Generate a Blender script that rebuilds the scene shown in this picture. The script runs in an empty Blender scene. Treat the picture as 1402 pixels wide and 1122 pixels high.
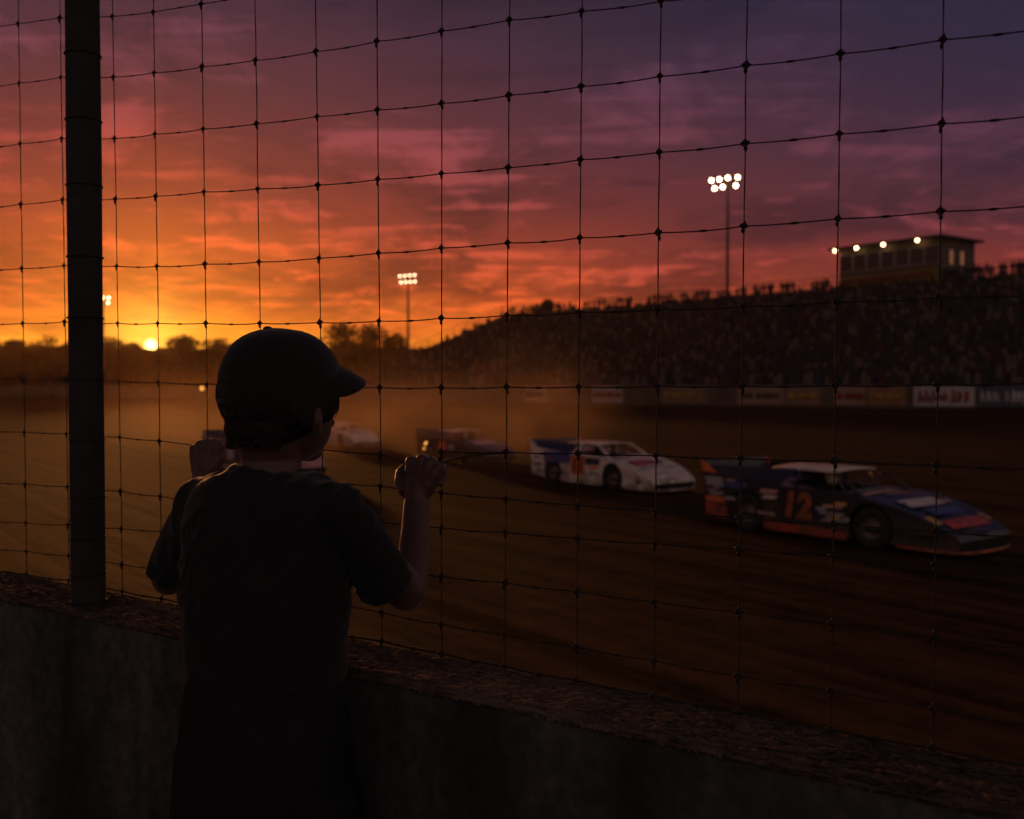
import bpy, bmesh, math, random
from mathutils import Vector, Matrix, noise
random.seed(7)
S = bpy.context.scene
COL = S.collection
R = math.radians
F = 1363.0                       # focal length in pixels of the 1402 px wide picture
CZ = 1.115                       # eye height above the bank
TZ = CZ - 2.75                   # track level
PITCH = math.atan(33.0 / F)
CP, SP = math.cos(PITCH), math.sin(PITCH)

def lin(r, g, b):
    f = lambda c: (c / 255 / 12.92) if c <= 10.3 else ((c / 255 + .055) / 1.055) ** 2.4
    return (f(r), f(g), f(b), 1.0)

# ------------------------------------------------------------------ measuring the place
def ray(px, py):
    x = (px - 701) / F; y = -(py - 561) / F
    return Vector((x, CP + y * SP, -SP + y * CP))
def P(px, py, d):                # point at distance d straight ahead (world y = d)
    r = ray(px, py); return Vector((0, 0, CZ)) + r * (d / r.y)
def G(px, py, z=TZ):             # point on a level plane
    r = ray(px, py); k = (z - CZ) / r.z
    return Vector((0, 0, CZ)) + r * k

# ------------------------------------------------------------------ mesh helpers
class MB:
    def __init__(s): s.v = []; s.f = []; s.m = []; s.sm = []
    def add(s, vs, fs, m=0, smooth=False):
        o = len(s.v); s.v += [tuple(v) for v in vs]
        for f in fs: s.f.append(tuple(i + o for i in f)); s.m.append(m); s.sm.append(smooth)
    def box(s, a, b, m=0):
        x0, y0, z0 = a; x1, y1, z1 = b
        s.add([(x0,y0,z0),(x1,y0,z0),(x1,y1,z0),(x0,y1,z0),(x0,y0,z1),(x1,y0,z1),(x1,y1,z1),(x0,y1,z1)],
              [(3,2,1,0),(4,5,6,7),(0,1,5,4),(1,2,6,5),(2,3,7,6),(3,0,4,7)], m)
    def obox(s, o, u, w, h, m=0):    # oriented box: corner o and three edge vectors
        o, u, w, h = Vector(o), Vector(u), Vector(w), Vector(h)
        s.add([o,o+u,o+u+w,o+w,o+h,o+u+h,o+u+w+h,o+w+h],
              [(3,2,1,0),(4,5,6,7),(0,1,5,4),(1,2,6,5),(2,3,7,6),(3,0,4,7)], m)
    def tube(s, pts, rad, n=8, m=0, smooth=True):
        pts = [Vector(p) for p in pts]
        rr = rad if isinstance(rad, (list, tuple)) else [rad] * len(pts)
        vs = []; prev = None
        for i, p in enumerate(pts):
            t = (pts[min(i+1, len(pts)-1)] - pts[max(i-1, 0)]).normalized()
            if prev is None:
                a = Vector((0,0,1)) if abs(t.z) < .9 else Vector((1,0,0)); a = t.cross(a).normalized()
            else:
                a = (prev - t * prev.dot(t)).normalized()
            prev = a; b = t.cross(a)
            for k in range(n):
                q = 2*math.pi*k/n; vs.append(p + (a*math.cos(q) + b*math.sin(q)) * rr[i])
        fs = []
        for i in range(len(pts)-1):
            for k in range(n):
                fs.append((i*n+k, i*n+(k+1)%n, (i+1)*n+(k+1)%n, (i+1)*n+k))
        fs.append(tuple(range(n-1, -1, -1))); fs.append(tuple((len(pts)-1)*n+k for k in range(n)))
        s.add(vs, fs, m, smooth)
    def ell(s, c, ax, n=16, r=10, m=0):      # ellipsoid, ax = three semi-axis vectors
        c = Vector(c); ax = [Vector(a) for a in ax]; vs = [c - ax[2]]
        for i in range(1, r):
            ph = -math.pi/2 + math.pi*i/r
            for k in range(n):
                q = 2*math.pi*k/n
                vs.append(c + ax[0]*math.cos(ph)*math.cos(q) + ax[1]*math.cos(ph)*math.sin(q) + ax[2]*math.sin(ph))
        vs.append(c + ax[2]); fs = []
        for k in range(n): fs.append((0, 1+(k+1)%n, 1+k))
        for i in range(r-2):
            for k in range(n):
                a = 1+i*n; fs.append((a+k, a+(k+1)%n, a+n+(k+1)%n, a+n+k))
        e = len(vs)-1; a = 1+(r-2)*n
        for k in range(n): fs.append((a+k, a+(k+1)%n, e))
        s.add(vs, fs, m, True)
    def ball(s, c, r, n=14, m=0): s.ell(c, [(r,0,0),(0,r,0),(0,0,r)], n, max(6, n*2//3), m)
    def limb(s, pts, rads, n=16):            # rounded tapering chain for bodies
        for p, r in zip(pts, rads): s.ball(p, r, n)
        for i in range(len(pts)-1): s.tube([pts[i], pts[i+1]], [rads[i], rads[i+1]], n)
    def loft(s, rings, m=0, smooth=True):
        n = len(rings[0]); vs = [p for r in rings for p in r]; fs = []
        for i in range(len(rings)-1):
            for k in range(n): fs.append((i*n+k, i*n+(k+1)%n, (i+1)*n+(k+1)%n, (i+1)*n+k))
        fs.append(tuple(range(n-1,-1,-1))); fs.append(tuple((len(rings)-1)*n+k for k in range(n)))
        s.add(vs, fs, m, smooth)
    def prism(s, poly, h, m=0):              # planar outline pushed along h
        n = len(poly); h = Vector(h); a = [Vector(p) for p in poly]; b = [p+h for p in a]
        s.add(a+b, [tuple(range(n-1,-1,-1)), tuple(range(n,2*n))] + [(i,(i+1)%n,n+(i+1)%n,n+i) for i in range(n)], m)
    def mesh(s, name, mats):
        me = bpy.data.meshes.new(name); me.from_pydata(s.v, [], s.f)
        for m in (mats if isinstance(mats, list) else [mats]): me.materials.append(m)
        me.polygons.foreach_set('material_index', s.m); me.polygons.foreach_set('use_smooth', s.sm)
        bm = bmesh.new(); bm.from_mesh(me); bmesh.ops.recalc_face_normals(bm, faces=bm.faces); bm.to_mesh(me); bm.free()
        me.update(); return me
    def build(s, name, mats, parent=None): return link(name, s.mesh(name, mats), parent)

def link(name, data, parent=None):
    o = bpy.data.objects.new(name, data); COL.objects.link(o)
    if parent is not None:
        o.parent = parent
        m = Matrix.Identity(4); q = parent
        while q is not None:
            m = q.matrix_basis @ m if q.parent is None else q.matrix_parent_inverse @ q.matrix_basis @ m
            q = q.parent
        o['_w'] = 1; del o['_w']
    return o
def wlink(name, data, parent):               # mesh given in world coordinates under a parent placed by location only
    o = link(name, data, parent); o.location = -wloc(parent); return o
def wloc(p):
    v = Vector((0,0,0))
    while p is not None: v += p.location; p = p.parent
    return v
def wbuild(mb, name, mats, parent): return wlink(name, mb.mesh(name, mats), parent)
def tag(o, label, cat, group=None):
    o['label'] = label; o['category'] = cat
    if group: o['group'] = group
    return o
def thing(name, label, cat, loc=(0,0,0), rz=0, group=None):
    o = bpy.data.objects.new(name, None); COL.objects.link(o)
    o.location = loc; o.rotation_euler = (0,0,rz); o.empty_display_size = .2
    return tag(o, label, cat, group)
def kind(o, k): o['kind'] = k; return o
def dup(root, loc, rz=0, label=None, group=None, scale=1):
    r = root.copy(); COL.objects.link(r); r.location = loc; r.rotation_euler = (0,0,rz); r.scale = (scale,)*3
    if label: r['label'] = label
    if group: r['group'] = group
    for ch in list(root.children):
        c = ch.copy(); COL.objects.link(c); c.parent = r
        for g in ch.children:
            d = g.copy(); COL.objects.link(d); d.parent = c
    return r
def remesh(mb, voxel, smooth=3, fac=.5, disp=None):
    me = mb.mesh('tmp', [])
    o = bpy.data.objects.new('tmp', me); COL.objects.link(o)
    r = o.modifiers.new('r', 'REMESH'); r.mode = 'VOXEL'; r.voxel_size = voxel; r.use_smooth_shade = True
    if smooth:
        q = o.modifiers.new('s', 'SMOOTH'); q.factor = fac; q.iterations = smooth
    dg = bpy.context.evaluated_depsgraph_get()
    out = bpy.data.meshes.new_from_object(o.evaluated_get(dg), depsgraph=dg)
    bpy.data.objects.remove(o)
    if disp:
        nm = [v.normal.copy() for v in out.vertices.data.vertices] if False else [Vector(n.vector) for n in out.vertex_normals]
        cs = [disp(v.co.copy(), n) for v, n in zip(out.vertices, nm)]
        out.vertices.foreach_set('co', [c for q in cs for c in q]); out.update()
    for p in out.polygons: p.use_smooth = True
    return out
def text_mesh(body, size, extrude=.004, bold=.0, shear=0):
    cu = bpy.data.curves.new('t', 'FONT'); cu.body = body; cu.size = size; cu.extrude = extrude
    cu.offset = bold; cu.shear = shear; cu.align_x = 'CENTER'; cu.align_y = 'CENTER'; cu.resolution_u = 4
    o = bpy.data.objects.new('t', cu); COL.objects.link(o)
    dg = bpy.context.evaluated_depsgraph_get()
    me = bpy.data.meshes.new_from_object(o.evaluated_get(dg), depsgraph=dg)
    bpy.data.objects.remove(o); return me

# ------------------------------------------------------------------ materials
def mat(name, col, rough=.7, metal=0, var=.15, scale=20, bump=0, bscale=60, spec=.3, emit=None, sheen=0, coat=0):
    m = bpy.data.materials.new(name); m.use_nodes = True; nt = m.node_tree; N = nt.nodes; L = nt.links
    b = N['Principled BSDF']; b.inputs['Roughness'].default_value = rough; b.inputs['Metallic'].default_value = metal
    b.inputs['Specular IOR Level'].default_value = spec
    if sheen: b.inputs['Sheen Weight'].default_value = sheen; b.inputs['Sheen Roughness'].default_value = .4
    if coat: b.inputs['Coat Weight'].default_value = coat; b.inputs['Coat Roughness'].default_value = .15
    tc = N.new('ShaderNodeTexCoord')
    if var:
        nz = N.new('ShaderNodeTexNoise'); nz.inputs['Scale'].default_value = scale; nz.inputs['Detail'].default_value = 6
        L.new(tc.outputs['Object'], nz.inputs['Vector'])
        rp = N.new('ShaderNodeValToRGB'); rp.color_ramp.elements[0].position = .3; rp.color_ramp.elements[1].position = .7
        rp.color_ramp.elements[0].color = tuple(c*(1-var) for c in col[:3]) + (1,)
        rp.color_ramp.elements[1].color = tuple(min(1, c*(1+var)) for c in col[:3]) + (1,)
        L.new(nz.outputs['Fac'], rp.inputs['Fac']); L.new(rp.outputs['Color'], b.inputs['Base Color'])
    else: b.inputs['Base Color'].default_value = tuple(col[:3]) + (1,)
    if bump:
        n2 = N.new('ShaderNodeTexNoise'); n2.inputs['Scale'].default_value = bscale; n2.inputs['Detail'].default_value = 8
        L.new(tc.outputs['Object'], n2.inputs['Vector'])
        bp = N.new('ShaderNodeBump'); bp.inputs['Strength'].default_value = bump; bp.inputs['Distance'].default_value = .02
        L.new(n2.outputs['Fac'], bp.inputs['Height']); L.new(bp.outputs['Normal'], b.inputs['Normal'])
    if emit:
        b.inputs['Emission Color'].default_value = emit[:3] + (1,) if len(emit) == 4 else emit; b.inputs['Emission Strength'].default_value = emit[3]
    return m
M = {}
M['wire'] = mat('galvanised_wire', (.022,.020,.018), .8, .0, .4, 90, spec=.15)
M['post'] = mat('post_paint', (.022,.021,.021), .75, 0, .35, 14, .25, 50)
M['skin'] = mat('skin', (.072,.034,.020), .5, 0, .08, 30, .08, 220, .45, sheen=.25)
M['cap'] = mat('cap_cotton', (.013,.011,.011), .75, 0, .15, 60, .2, 350, .15, sheen=.25)
M['shirt'] = mat('shirt_cotton', (.0108,.0104,.0106), .72, 0, .12, 40, .15, 320, .15, sheen=.16)
M['shorts'] = mat('shorts_cloth', (.0115,.0112,.0116), .72, 0, .15, 40, .15, 300, .15)
M['hair'] = mat('brown_hair', (.010,.007,.005), .7, 0, .35, 90, .4, 160, .25)
M['shoe'] = mat('shoe', (.05,.05,.055), .7)
M['sole'] = mat('shoe_sole', (.4,.38,.35), .8)

def concrete():
    m = bpy.data.materials.new('old_concrete'); m.use_nodes = True; nt = m.node_tree; N = nt.nodes; L = nt.links
    b = N['Principled BSDF']; b.inputs['Roughness'].default_value = .9; b.inputs['Specular IOR Level'].default_value = .25
    tc = N.new('ShaderNodeTexCoord'); mp = N.new('ShaderNodeMapping'); mp.inputs['Scale'].default_value = (3.2,3.2,1.0)
    L.new(tc.outputs['Object'], mp.inputs['Vector'])
    st = N.new('ShaderNodeTexNoise'); st.inputs['Scale'].default_value = 1.6; st.inputs['Detail'].default_value = 7; st.inputs['Roughness'].default_value = .62
    L.new(mp.outputs['Vector'], st.inputs['Vector'])
    fn = N.new('ShaderNodeTexNoise'); fn.inputs['Scale'].default_value = 45; fn.inputs['Detail'].default_value = 8
    L.new(tc.outputs['Object'], fn.inputs['Vector'])
    r1 = N.new('ShaderNodeValToRGB'); e = r1.color_ramp.elements
    e[0].position = .36; e[0].color = (.026,.026,.0265,1); e[1].position = .66; e[1].color = (.088,.088,.09,1)
    L.new(st.outputs['Fac'], r1.inputs['Fac'])
    r2 = N.new('ShaderNodeValToRGB'); e = r2.color_ramp.elements
    e[0].position = .3; e[0].color = (.6,.58,.56,1); e[1].position = .7; e[1].color = (1.15,1.12,1.1,1)
    L.new(fn.outputs['Fac'], r2.inputs['Fac'])
    mx = N.new('ShaderNodeMix'); mx.data_type = 'RGBA'; mx.blend_type = 'MULTIPLY'; mx.inputs['Factor'].default_value = 1
    L.new(r1.outputs['Color'], mx.inputs['A']); L.new(r2.outputs['Color'], mx.inputs['B']); L.new(mx.outputs['Result'], b.inputs['Base Color'])
    bp = N.new('ShaderNodeBump'); bp.inputs['Strength'].default_value = .5; bp.inputs['Distance'].default_value = .006
    L.new(fn.outputs['Fac'], bp.inputs['Height']); L.new(bp.outputs['Normal'], b.inputs['Normal'])
    return m


def dirt(name, c0, c1, ang, sc=(.10,1.3,1), bump=.6):
    m = bpy.data.materials.new(name); m.use_nodes = True; nt = m.node_tree; N = nt.nodes; L = nt.links
    b = N['Principled BSDF']; b.inputs['Roughness'].default_value = .95; b.inputs['Specular IOR Level'].default_value = .03
    tc = N.new('ShaderNodeTexCoord'); mp = N.new('ShaderNodeMapping'); mp.vector_type = 'TEXTURE'
    mp.inputs['Rotation'].default_value = (0,0,ang)
    L.new(tc.outputs['Object'], mp.inputs['Vector'])
    m2 = N.new('ShaderNodeMapping'); m2.inputs['Scale'].default_value = sc; L.new(mp.outputs['Vector'], m2.inputs['Vector'])
    a = N.new('ShaderNodeTexNoise'); a.inputs['Scale'].default_value = 1.0; a.inputs['Detail'].default_value = 8; a.inputs['Roughness'].default_value = .7
    a.inputs['Distortion'].default_value = .4; L.new(m2.outputs['Vector'], a.inputs['Vector'])
    c = N.new('ShaderNodeTexNoise'); c.inputs['Scale'].default_value = 2.2; c.inputs['Detail'].default_value = 9; c.inputs['Roughness'].default_value = .65
    L.new(tc.outputs['Object'], c.inputs['Vector'])
    ad = N.new('ShaderNodeMath'); ad.operation = 'MULTIPLY_ADD'; ad.inputs[1].default_value = .7
    L.new(a.outputs['Fac'], ad.inputs[0])
    m3 = N.new('ShaderNodeMath'); m3.operation = 'MULTIPLY'; m3.inputs[1].default_value = .3
    L.new(c.outputs['Fac'], m3.inputs[0]); L.new(m3.outputs[0], ad.inputs[2])
    r1 = N.new('ShaderNodeValToRGB'); e = r1.color_ramp.elements
    e[0].position = .40; e[0].color = c0 + (1,); e[1].position = .60; e[1].color = c1 + (1,)
    L.new(ad.outputs[0], r1.inputs['Fac']); L.new(r1.outputs['Color'], b.inputs['Base Color'])
    bp = N.new('ShaderNodeBump'); bp.inputs['Strength'].default_value = bump; bp.inputs['Distance'].default_value = .12
    L.new(ad.outputs[0], bp.inputs['Height']); L.new(bp.outputs['Normal'], b.inputs['Normal'])
    return m
M['concrete'] = concrete()
M['crust'] = dirt('crumbled_crust', (.024,.018,.0145), (.15,.10,.072), math.atan2(1363,-2301), (26,110,60), .8)
M['crust'].node_tree.nodes['Bump'].inputs['Distance'].default_value = .006
M['track'] = dirt('track_clay', (.006,.0032,.0016), (.083,.039,.016), R(-53), (.05,2.6,1), .8)
M['bank'] = dirt('bank_soil', (.05,.04,.03), (.11,.085,.06), 0, (1,1,1))

# ------------------------------------------------------------------ sun, sky, camera
SUNAZ = math.atan((207-701)/F); SUNEL = math.atan(52/F)
SUND = Vector((math.sin(SUNAZ)*math.cos(SUNEL), math.cos(SUNAZ)*math.cos(SUNEL), math.sin(SUNEL)))
W = bpy.data.worlds.new('World'); S.world = W; W.use_nodes = True
def make_sky():
    nt = W.node_tree; N = nt.nodes; L = nt.links; N.clear()
    def V(x):
        return x
    def math_(op, a, b=None, c=None, clamp=False):
        n = N.new('ShaderNodeMath'); n.operation = op; n.use_clamp = clamp
        for i, x in enumerate((a, b, c)):
            if x is None: continue
            if isinstance(x, (int, float)): n.inputs[i].default_value = x
            else: L.new(x, n.inputs[i])
        return n.outputs[0]
    def vm(op, a, b=None):
        n = N.new('ShaderNodeVectorMath'); n.operation = op
        for i, x in enumerate((a, b)):
            if x is None: continue
            if isinstance(x, (tuple, Vector)): n.inputs[i].default_value = tuple(x)
            else: L.new(x, n.inputs[i])
        return n.outputs['Value'] if op in ('DOT_PRODUCT',) else n.outputs[0]
    def ramp(fac, stops, interp='EASE'):
        n = N.new('ShaderNodeValToRGB'); n.color_ramp.interpolation = interp; el = n.color_ramp.elements
        while len(el) < len(stops): el.new(.5)
        for e, (p, c) in zip(el, stops): e.position = p; e.color = c if len(c) == 4 else c + (1,)
        L.new(fac, n.inputs['Fac']); return n.outputs['Color']
    def mix(fac, a, b, t='MIX'):
        n = N.new('ShaderNodeMix'); n.data_type = 'RGBA'; n.blend_type = t
        for k, x in (('Factor', fac), ('A', a), ('B', b)):
            if isinstance(x, (int, float)): n.inputs[k].default_value = x
            elif isinstance(x, tuple): n.inputs[k].default_value = x
            else: L.new(x, n.inputs[k])
        return n.outputs['Result']
    def noise_(vec, scale, detail=6, rough=.55, dist=0):
        n = N.new('ShaderNodeTexNoise'); n.inputs['Scale'].default_value = scale; n.inputs['Detail'].default_value = detail
        n.inputs['Roughness'].default_value = rough; n.inputs['Distortion'].default_value = dist
        L.new(vec, n.inputs['Vector']); return n.outputs['Fac']
    tc = N.new('ShaderNodeTexCoord').outputs['Generated']
    d = vm('NORMALIZE', tc)
    sp = N.new('ShaderNodeSeparateXYZ'); L.new(d, sp.inputs[0]); x, y, z = sp.outputs
    el = math_('ARCSINE', math_('MAXIMUM', z, 0))
    hv = N.new('ShaderNodeCombineXYZ'); L.new(x, hv.inputs[0]); L.new(y, hv.inputs[1])
    hd = vm('NORMALIZE', hv.outputs[0])
    az = math_('ARCCOSINE', math_('MINIMUM', math_('MAXIMUM', vm('DOT_PRODUCT', hd, (math.sin(SUNAZ), math.cos(SUNAZ), 0)), -1), 1))
    # flat cloud layer overhead
    zz = math_('ADD', math_('MAXIMUM', z, 0), .10)
    cp = N.new('ShaderNodeCombineXYZ'); L.new(math_('DIVIDE', x, zz), cp.inputs[0]); L.new(math_('DIVIDE', y, zz), cp.inputs[1])
    mp = N.new('ShaderNodeMapping'); mp.inputs['Rotation'].default_value = (0,0,R(-28)); mp.inputs['Scale'].default_value = (1.0,.62,1)
    mp.inputs['Location'].default_value = (3.1,1.7,0)
    L.new(cp.outputs[0], mp.inputs['Vector']); pv = mp.outputs[0]
    big = noise_(pv, .9, 7, .58, .5)
    mid = noise_(pv, 1.9, 8, .64, .7)
    fine = noise_(pv, 7.5, 6, .6, .5)
    s0 = math_('ADD', el, math_('MULTIPLY', az, .14))
    s = math_('MULTIPLY_ADD', math_('SUBTRACT', big, .5), .10, s0)
    back = None
    s = math_('DIVIDE', s, .8)
    p = lambda v: v / F / .8
    base = ramp(s, [(p(0), lin(245,167,51)), (p(75), lin(242,140,38)), (p(125), lin(217,103,36)), (p(180), lin(164,69,34)), (p(245), lin(129,52,40)), (p(310), lin(105,45,45)), (p(400), lin(82,43,52)), (p(500), lin(65,41,56)), (p(640), lin(42,36,54)), (p(900), lin(27,26,40))], 'LINEAR')
    lit = ramp(s, [(p(0), lin(255,197,60)), (p(75), lin(255,165,44)), (p(125), lin(255,122,42)), (p(180), lin(246,100,49)), (p(245), lin(194,76,57)), (p(310), lin(158,66,65)), (p(400), lin(123,63,75)), (p(500), lin(98,59,81)), (p(640), lin(62,53,78)), (p(900), lin(41,38,57))], 'LINEAR')
    drk = ramp(s, [(p(0), lin(178,123,40)), (p(75), lin(176,103,29)), (p(125), lin(158,76,28)), (p(180), lin(118,50,26)), (p(245), lin(93,38,30)), (p(310), lin(76,33,35)), (p(400), lin(59,32,40)), (p(500), lin(47,30,43)), (p(640), lin(30,26,42)), (p(900), lin(19,19,30))], 'LINEAR')
    m4 = N.new('ShaderNodeMapping'); m4.inputs['Rotation'].default_value = (0,0,R(22)); m4.inputs['Scale'].default_value = (.55,2.6,1); L.new(cp.outputs[0], m4.inputs['Vector'])
    strk = noise_(m4.outputs[0], 1.7, 8, .64, 1.0)
    cm = math_('ADD', math_('ADD', math_('MULTIPLY', mid, .48), math_('MULTIPLY', fine, .14)), math_('MULTIPLY', strk, .38))
    def smooth(v, a, b):
        n = N.new('ShaderNodeMapRange'); n.interpolation_type = 'SMOOTHSTEP'; n.clamp = True
        L.new(v, n.inputs['Value']); n.inputs['From Min'].default_value = a; n.inputs['From Max'].default_value = b
        return n.outputs['Result']
    c = mix(math_('MULTIPLY', smooth(math_('ADD', math_('MULTIPLY', big, .65), math_('MULTIPLY', strk, .35)), .46, .57), .8), base, drk)
    c = mix(math_('MULTIPLY', smooth(cm, .49, .60), .85), c, lit)
    c = mix(math_('MULTIPLY', math_('MULTIPLY', smooth(az, .2, .95), smooth(el, .08, .34)), .84), c, lin(42,36,58))
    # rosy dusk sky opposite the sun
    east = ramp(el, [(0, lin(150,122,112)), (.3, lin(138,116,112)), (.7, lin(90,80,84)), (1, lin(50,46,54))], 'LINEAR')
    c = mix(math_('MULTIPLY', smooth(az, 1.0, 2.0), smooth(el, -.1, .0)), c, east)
    # brightness round the sun and its disc
    dt = math_('MAXIMUM', vm('DOT_PRODUCT', d, SUND), 0)
    glow = math_('POWER', dt, 160); glow2 = math_('POWER', dt, 1600)
    c = mix(math_('MULTIPLY', glow, .20), c, lin(255,150,40))
    sc = N.new('ShaderNodeVectorMath'); sc.operation = 'SCALE'; sc.inputs[0].default_value = lin(255,190,70)[:3]; L.new(math_('MULTIPLY', glow2, .8), sc.inputs['Scale'])
    av = N.new('ShaderNodeVectorMath'); av.operation = 'ADD'; L.new(c, av.inputs[0]); L.new(sc.outputs[0], av.inputs[1])
    disc = smooth(dt, math.cos(R(.33)), math.cos(R(.26)))
    ds = N.new('ShaderNodeVectorMath'); ds.operation = 'SCALE'; ds.inputs[0].default_value = (4.2,2.5,.85); L.new(disc, ds.inputs['Scale'])
    a2 = N.new('ShaderNodeVectorMath'); a2.operation = 'ADD'; L.new(av.outputs[0], a2.inputs[0]); L.new(ds.outputs[0], a2.inputs[1])
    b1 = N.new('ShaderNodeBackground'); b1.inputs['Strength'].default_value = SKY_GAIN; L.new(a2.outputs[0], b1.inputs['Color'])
    st = N.new('ShaderNodeTexSky'); st.sky_type = 'NISHITA'; st.sun_disc = False; st.sun_elevation = SUNEL; st.sun_rotation = SUNAZ
    st.dust_density = 3
    b2 = N.new('ShaderNodeBackground'); b2.inputs['Strength'].default_value = .0015; L.new(st.outputs[0], b2.inputs['Color'])
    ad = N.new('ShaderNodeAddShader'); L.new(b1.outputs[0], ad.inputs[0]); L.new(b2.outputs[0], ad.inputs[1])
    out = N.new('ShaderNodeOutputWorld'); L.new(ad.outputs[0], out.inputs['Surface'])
SKY_GAIN = 1.12
make_sky()
sl = bpy.data.lights.new('sun', 'SUN'); sl.energy = 2.1; sl.angle = R(2.2); sl.color = (1.0,.36,.085)
so = bpy.data.objects.new('sun', sl); COL.objects.link(so)
sd = Vector((math.sin(SUNAZ)*math.cos(R(3.6)), math.cos(SUNAZ)*math.cos(R(3.6)), math.sin(R(3.6))))
so.rotation_euler = sd.to_track_quat('Z', 'Y').to_euler(); so.location = (0,0,60)

cam = bpy.data.cameras.new('camera'); co = bpy.data.objects.new('camera', cam); COL.objects.link(co); S.camera = co
co.location = (0,0,CZ); co.rotation_euler = (math.pi/2 - PITCH, 0, 0)
cam.sensor_width = 36; cam.lens = 36*F/1402; cam.clip_start = .05; cam.clip_end = 6000
cam.dof.use_dof = True; cam.dof.focus_distance = 1.62; cam.dof.aperture_fstop = 4.6
S.view_settings.view_transform = 'Standard'; S.view_settings.look = 'None'; S.view_settings.exposure = 0; S.view_settings.gamma = 1
S.view_settings.use_curve_mapping = False
S.cycles.use_denoising = True
S.cycles.max_bounces = 6; S.cycles.diffuse_bounces = 2; S.cycles.volume_bounces = 0; S.cycles.sample_clamp_indirect = 4
S.cycles.caustics_reflective = False; S.cycles.caustics_refractive = False

# haze: dusty evening air
hz = MB(); hz.box((-330,-25,TZ-1), (190,480,62))
hm = bpy.data.materials.new('dusty_air'); hm.use_nodes = True; nt = hm.node_tree; nt.nodes.clear()
pv = nt.nodes.new('ShaderNodeVolumePrincipled'); ou = nt.nodes.new('ShaderNodeOutputMaterial'); nt.links.new(pv.outputs[0], ou.inputs['Volume'])
pv.inputs['Color'].default_value = (.92,.62,.42,1); pv.inputs['Density'].default_value = .00006; pv.inputs['Anisotropy'].default_value = .76
kind(hz.build('haze', hm), 'stuff')

# ------------------------------------------------------------------ fence line, wall, ground
FD = Vector((-2301, 1363, 0)).normalized()           # along the fence, away from the camera
FN = Vector((-FD.y*-1, 0, 0)); FN = Vector((FD.y, -FD.x, 0))   # across the fence towards the track
if FN.y < 0: FN = -FN
F0 = P(691, 913, 1.6)
def fence(px, py, off=0):                            # where a picture ray meets the fence plane
    r = ray(px, py); c = Vector((0,0,CZ)); k = ((F0 + FN*off - c).dot(FN)) / r.dot(FN)
    return c + r*k
_a, _b = fence(37,786), fence(1277,1024)
WSL = (_a.z-_b.z)/((_a-_b).dot(FD))
def wall_z(t): return F0.z + WSL*t - .004
def wall_pt(t, n, z): return Vector((F0.x,F0.y,0)) + FD*t + FN*n + Vector((0,0,z))
def make_wall():
    ts = [-3.4+.1*i for i in range(23)] + [-1.1+2.8*i/780 for i in range(781)] + [1.8+.1*i for i in range(30)]; NT = len(ts)
    prof = []                                        # (across, height below top) from back foot over the top to the front foot
    for i in range(6): prof.append((.016, -2.35 + i*.46))
    for i in range(40): prof.append((.014 - i*.166/39, 0))
    for h in [.006,.012,.02,.03,.045,.06,.08,.1,.125,.15,.18,.22,.27,.33,.4,.48,.57,.68,.8,1.2,2.35]: prof.append((-.153, -h))
    vs = []; n = len(prof)
    for j in range(NT):
        t = ts[j]; wz = wall_z(t)
        for i, (a, h) in enumerate(prof):
            p = wall_pt(t, a, wz+h)
            k = noise.fractal(Vector((t*9, a*9, h*9)), .9, 2, 4)
            k2 = noise.fractal(Vector((t*48+3, a*120, h*90)), .7, 2, 4)
            if h == 0:
                edge = max(0, 1-abs(a+.153)/.02) + .6*max(0, 1-abs(a-.014)/.014)
                k2 = 1-2.2*abs(k2); p.z += .0022*k + .0026*k2 - edge*(.006+.007*max(0,k2+.2*k)); 
            else:
                near = max(0, 1+h/.05)
                q = -.0035*k - .0012*k2 + near*(.005+.007*max(0,k2))
                p += FN*(q if a < 0 else -q)
            vs.append(p)
    fs = []
    for j in range(NT-1):
        for i in range(n-1): fs.append((j*n+i, j*n+i+1, (j+1)*n+i+1, (j+1)*n+i))
    fs.append(tuple(range(n))); fs.append(tuple((NT-1)*n+i for i in range(n)))
    mb = MB(); mb.add(vs, fs, 0, True)
    for q in range((NT-1)*(n-1)):
        if 6 <= q % (n-1) <= 45: mb.m[q] = 1
    o = mb.build('concrete_wall', [M['concrete'], M['crust']])
    tag(o, 'weathered grey concrete wall with crumbling top under the wire fence', 'wall')
make_wall()

g = MB(); g.add([(-2500,-600,TZ),(2500,-600,TZ),(2500,4500,TZ),(-2500,4500,TZ)], [(0,1,2,3)])
kind(g.build('dirt_track', M['track']), 'structure')
b0 = [wall_pt(9,-.14,0), wall_pt(-9,-.14,0), wall_pt(-9,-9,0), wall_pt(9,-9,0)]
g = MB(); g.prism([Vector((p.x,p.y,TZ-.2)) for p in b0], (0,0,-TZ+.2)); kind(g.build('spectator_bank', M['bank']), 'structure')

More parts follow.
